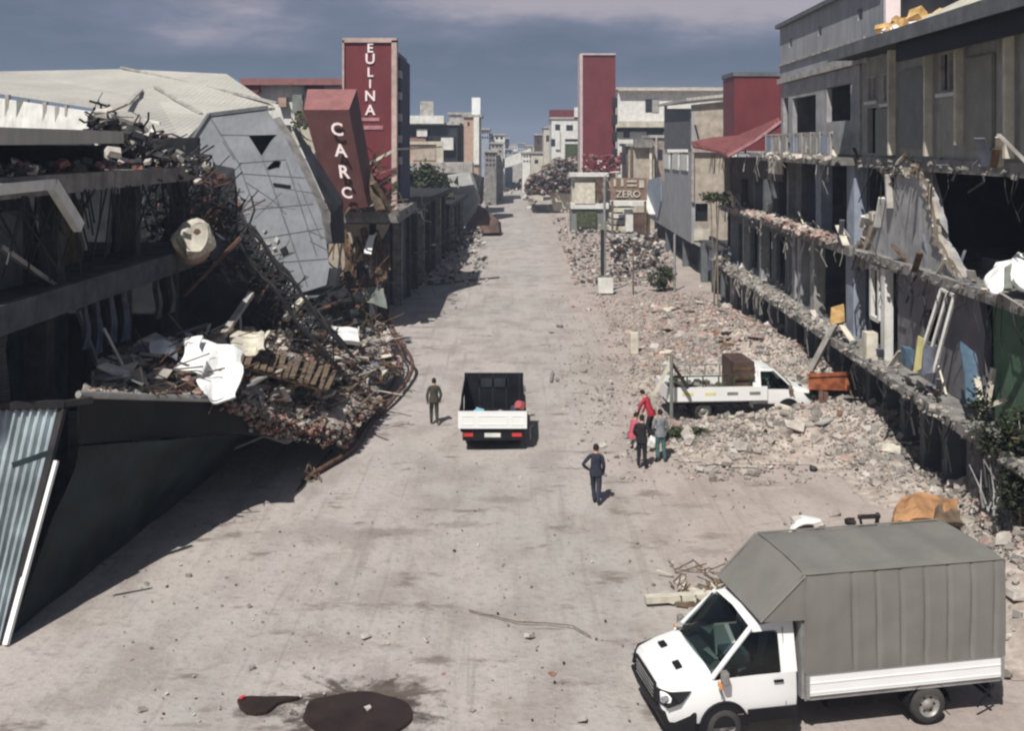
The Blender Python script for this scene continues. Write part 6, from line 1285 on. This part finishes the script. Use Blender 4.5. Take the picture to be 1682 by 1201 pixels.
# ---- parked flatbed at the rubble
pk = thing('flatbed_truck', 'white flatbed truck with a yellow stripe parked among the rubble at right', 'truck', (7.35, 42.3, 0), R(4))
cab(pk, -.62, .97, .95)
for x in (0, 3.4):
    for s_ in (1, -1): wheel(pk, x, s_*.85, .34, .24)
chassis(pk, -1.2, 3.0)
mb = MB(); mb.box(-1.35, 2.45, -1.06, 1.06, .72, .80); mb.build('bed_floor', M['greysteel'], pk, local=True)
for s_ in (1, -1):
    mb = MB(); mb.box(-1.38, 2.5, min(s_*1.06, s_*1.11), max(s_*1.06, s_*1.11), .78, 1.32); mb.build('side_board', M['whitepaint'], pk, local=True)
    for k in range(4): mb = MB(); mb.box(-.85+k*.88, -.42+k*.88, min(s_*1.11,s_*1.118), max(s_*1.11,s_*1.118), 1.0, 1.12); mb.build('stripe', M['yellow'] if k < 2 else M['greychunk'], pk, local=True)
    mb = MB(); [mb.box(-1.3+k*.62, -1.25+k*.62, min(s_*1.05,s_*1.09), max(s_*1.05,s_*1.09), 1.33, 1.72) for k in range(6)]; mb.box(-1.3, 2.0, min(s_*1.05,s_*1.09), max(s_*1.05,s_*1.09), 1.721, 1.77); mb.build('rack_rail', M['leaf'] if s_ < 0 else M['greysteel'], pk, local=True)
mb = MB(); mb.box(-1.42, -1.385, -1.06, 1.06, .78, 1.32); mb.build('tailgate', M['whitepaint'], pk, local=True)
mb = MB(); mb.box(1.55, 2.35, -.95, .95, .81, 2.25); mb.build('brown_crate', M['brownsheet'], label='brown tall crate standing in the parked truck bed behind the cab', cat='crate') if 0 else None
bx = thing('crate', 'brown tall crate standing in the parked truck bed behind the cab', 'crate', (7.35+1.65, 42.42, .82), R(4))
mb = MB(); mb.box(-.42, .40, -.9, .9, 0, 1.42); mb.build('crate_body', M['brownsheet'], bx, local=True, bevel=.02)
mb = MB(); [mb.box(-.44, .42, -.915, -.9, .1+.33*k, .2+.33*k) for k in range(4)]; mb.build('batten', M['woodbrown'], bx, local=True)
g = random.Random(97); mb = MB()
for k in range(60): mb.chunk((7.35+g.uniform(-1.2,1.0), 42.2+g.uniform(-.85,.9), .95+g.random()*.35), g.uniform(.2,.45), g.choice((0,1,2)), .6, g)
mb.build('scrap_load', [M['leaf'], M['concrete_dark'], M['greychunk']], label='dark green and grey scrap heaped in the parked truck bed', cat='scrap', kind='stuff')
# ---------------------------------------------------------------- people
def person(label, loc, rz_, cols_, arms, legs, lean=0.0, hgt=1.72, crouch=0.0, headturn=0.0, seed=0, long_hair=False):
    """one continuous skinned figure facing local +y; arms: ((elbow),(wrist)) per side, legs: ((knee),(ankle)) per side"""
    k = hgt/1.74; ch = -crouch
    L = lambda x, y, z: V((x, y+lean*max(0, z-.95), z+ch*1))*1.0
    vs = []; es = []; rad = []; tg = []
    def av(p, r, parent=None, t='top'):
        vs.append(V(p)*k); rad.append(r if isinstance(r, tuple) else (r, r))
        if parent is not None: es.append((parent, len(vs)-1)); tg.append((parent, len(vs)-1, t))
        return len(vs)-1
    pel = av(L(0,0,.95), (.175,.13)); wai = av(L(0,.01,1.12), (.165,.12), pel); chs = av(L(0,.0,1.30), (.185,.13), wai); up = av(L(0,-.005,1.42), (.12,.085), chs)
    nk = av(L(0,.01,1.50), .055, up, 'skin'); hd_ = av(L(.01*headturn,.03,1.60), (.078,.085), nk, 'skin'); h2 = av(L(.01*headturn,.03,1.68), (.078,.088), hd_, 'skin')
    nose = av(L(0,.125,1.60), .012, hd_, 'skin')
    for s_, (el, wr) in zip((-1, 1), arms):
        sh = av(L(s_*.18,0,1.41), .072, up); e_ = av(L(*el), .06, sh); w_ = av(L(*wr), .042, e_)
        d = (L(*wr)-L(*el)).normalized(); sd = d.cross(V((0,1,.2))).normalized()
        pm = av(L(*wr)+d*.07, (.036,.022), w_, 'skin')
        for f_ in range(4):
            o_ = sd*(f_-1.5)*.021; a_ = av(L(*wr)+d*(.115)+o_, .009, pm, 'skin'); av(L(*wr)+d*(.155+.012*(1.5-abs(f_-1.5)))+o_+V((0,.018,0)), .008, a_, 'skin')
        th = av(L(*wr)+d*.07+sd*s_*-.045+V((0,.03,0)), .010, pm, 'skin'); av(L(*wr)+d*.10+sd*s_*-.055+V((0,.045,0)), .009, th, 'skin')
    for s_, (kn, an) in zip((-1, 1), legs):
        hp = av(V((s_*.09,0,.88+ch)), (.115,.11), pel, 'leg'); kk = av(V(kn), .082, hp, 'leg'); aa = av(V(an), .062, kk, 'leg')
        he = av(V(an)+V((0,.02,-.055)), .040, aa, 'shoe'); av(V(an)+V((s_*.02,.17,-.062)), .034, he, 'shoe')
    me = bpy.data.meshes.new('tmp'); me.from_pydata([tuple(v) for v in vs], es, []); o = bpy.data.objects.new('tmp', me); C.objects.link(o)
    md = o.modifiers.new('s', 'SKIN'); md.use_smooth_shade = True
    for i, r in enumerate(rad): me.skin_vertices[0].data[i].radius = (r[0]*k, r[1]*k)
    me.skin_vertices[0].data[0].use_root = True
    sb = o.modifiers.new('d', 'SUBSURF'); sb.levels = 1; sb.render_levels = 1
    bpy.context.view_layer.update(); m2 = bpy.data.meshes.new_from_object(o.evaluated_get(bpy.context.evaluated_depsgraph_get())); bpy.data.objects.remove(o)
    names = {'top':0, 'leg':1, 'skin':2, 'shoe':3}; m2.materials.clear()
    for c in cols_: m2.materials.append(c)
    for p in m2.polygons:
        best = 9; bt = 'top'; c = V(p.center)
        for a_, b__, t_ in tg:
            A_ = vs[a_]; B_ = vs[b__]; d = B_-A_; u = max(0, min(1, (c-A_).dot(d)/max(1e-9, d.length_squared))); q = (c-(A_+d*u)).length-max(rad[b__])*.5*k
            if t_ == 'leg' and c.z > (.93+ch)*k: continue
            if q < best: best = q; bt = t_
        if bt == 'top' and c.z < (.88+ch)*k and abs(c.x) < .2: bt = 'leg'
        p.material_index = names[bt]; p.use_smooth = True
    ob = bpy.data.objects.new('person', m2); C.objects.link(ob); ob.location = loc; ob.rotation_euler = (0,0,rz_); tag(ob, label, 'person')
    mb = MB(); c = L(.01*headturn,.018,1.665)*k; rr = .098*k; rows = []
    for j in range(6):
        ph = pi/2-j*.33; rows.append([c+V((rr*.93*cos(ph)*cos(a_), rr*1.1*cos(ph)*sin(a_)-(.01 if sin(a_) < 0 else 0), rr*1.06*sin(ph)-(.03*k*j/5 if sin(a_) < .3 else -.0))) for a_ in [2*pi*i/16 for i in range(17)]])
    mb.grid(rows); hr_ = mb.build('hair', cols_[4], ob, local=True, smooth=True)
    mb = MB()
    for s_ in (-1, 1): e_ = L(s_*.082, .035, 1.60)*k; mb.tube([e_-V((s_*.012,0,.02)), e_, e_-V((s_*.012,0,-.03))], .014, 6)
    mb.build('ear', cols_[2], ob, local=True, smooth=True)
    hem = MB(); n_ = 18; c = L(0,0,.93)*k
    hem.grid([[c+V((cos(a_)*rx, sin(a_)*ry, dz))*k for a_ in [2*pi*i/n_ for i in range(n_+1)]] for rx, ry, dz in ((.19,.145,.10),(.20,.155,0),(.195,.15,-.09))]); hem.build('jacket_hem', cols_[0], ob, local=True, smooth=True)
    return ob
def cl(n, c): return mat(n, c, rough=.9, var=.25, vs=6, bump=.5, bs=14)
skin = mat('skin', (.42,.26,.19), rough=.6, var=.1, bump=0); hairm = mat('dark_hair', (.015,.012,.010), var=.2); shoe = cl('dark_shoes', (.03,.028,.026))
oliv = cl('olive_jacket', (.065,.06,.045)); navy = cl('navy_jacket', (.03,.035,.055)); blackj = cl('black_vest', (.02,.02,.022)); redj = cl('red_jacket', (.42,.03,.05)); tealt = cl('teal_trousers', (.06,.14,.14)); greyt = cl('grey_top', (.22,.24,.26)); dkt = cl('dark_trousers', (.02,.02,.025)); navt = cl('navy_trousers', (.035,.04,.06))
def gp(px, py): p = G(px, py); return V((p.x, p.y, max(0, hr(p.x, p.y))))
person('person in a dark olive jacket walking up the street left of the moving truck', gp(713,696), R(8), [oliv, cl('olive_trousers', (.05,.045,.035)), skin, shoe, hairm], (((-.27,-.03,1.12),(-.25,.06,.88)),((.27,-.02,1.12),(.24,.08,.90))), (((-.10,.14,.50),(-.10,.02,.10)),((.10,-.02,.50),(.11,-.24,.13))), .05)
person('person in navy clothes walking up the street with the left hand on the hip', gp(979,827), R(-4), [navy, navt, skin, shoe, hairm], (((-.40,-.10,1.17),(-.24,.06,1.0)),((.235,-.04,1.12),(.22,.10,.90))), (((-.08,.12,.50),(-.05,.04,.10)),((.09,-.04,.50),(.06,-.20,.12))), .04, 1.74)
person('person in a black vest with red sleeves and black trousers standing at the rubble', gp(1054,768), R(-20), [blackj, dkt, skin, shoe, hairm], (((-.27,.0,1.14),(-.20,.18,1.0)),((.27,.02,1.14),(.20,.20,1.02))), (((-.10,.03,.50),(-.11,0,.10)),((.10,.02,.50),(.12,-.03,.10))), .03, 1.72)
person('person in a grey top and teal trousers standing right of the black vest person', gp(1085,757), R(12), [greyt, tealt, skin, shoe, hairm], (((-.26,.04,1.12),(-.16,.20,1.0)),((.27,.0,1.12),(.24,.12,.92))), (((-.10,.05,.50),(-.11,.0,.10)),((.10,-.03,.50),(.12,-.10,.10))), .03, 1.72)
person('person in a bright red jacket bending down beside the thin green grey post', gp(1070,722), R(60), [redj, dkt, skin, shoe, hairm], (((-.30,.25,1.15),(-.2,.45,.85)),((.30,.25,1.15),(.2,.45,.85))), (((-.12,.12,.48),(-.12,-.02,.10)),((.12,.12,.48),(.12,-.02,.10))), .5, 1.68)
person('person in a pink red top crouching on the left side of the black vest person', gp(1038,738), R(-60), [cl('pink_top', (.55,.12,.17)), cl('pale_trousers', (.5,.47,.45)), skin, shoe, hairm], (((-.24,.15,1.10),(-.12,.35,.95)),((.24,.15,1.10),(.12,.35,.95))), (((-.14,.32,.40),(-.12,.02,.10)),((.14,.32,.40),(.12,.02,.10))), .25, 1.66, .42)
mb = MB(); p = gp(1072,742); mb.chunk(p+V((0,0,.35)), .42, rg=random.Random(5)); mb.build('white_bag', M['plastic_white'], label='white bag between the two people at the rubble', cat='bag', bevel=.05)
# ---------------------------------------------------------------- haze
mb = MB(); mb.box(-900, 900, -60, 1800, -1.2, 40)
hz = mb.build('haze', M['ground'], kind='stuff'); hz['label'] = 'thin bluish dust haze over the whole street'
hm = bpy.data.materials.new('haze_air'); hm.use_nodes = True; t = hm.node_tree; t.nodes.clear()
v_ = N(t, 'ShaderNodeVolumePrincipled'); v_.inputs['Color'].default_value = (.62,.74,.95,1); v_.inputs['Density'].default_value = .0008; v_.inputs['Anisotropy'].default_value = .1
o_ = N(t, 'ShaderNodeOutputMaterial'); t.links.new(v_.outputs[0], o_.inputs['Volume']); hz.data.materials.clear(); hz.data.materials.append(hm)
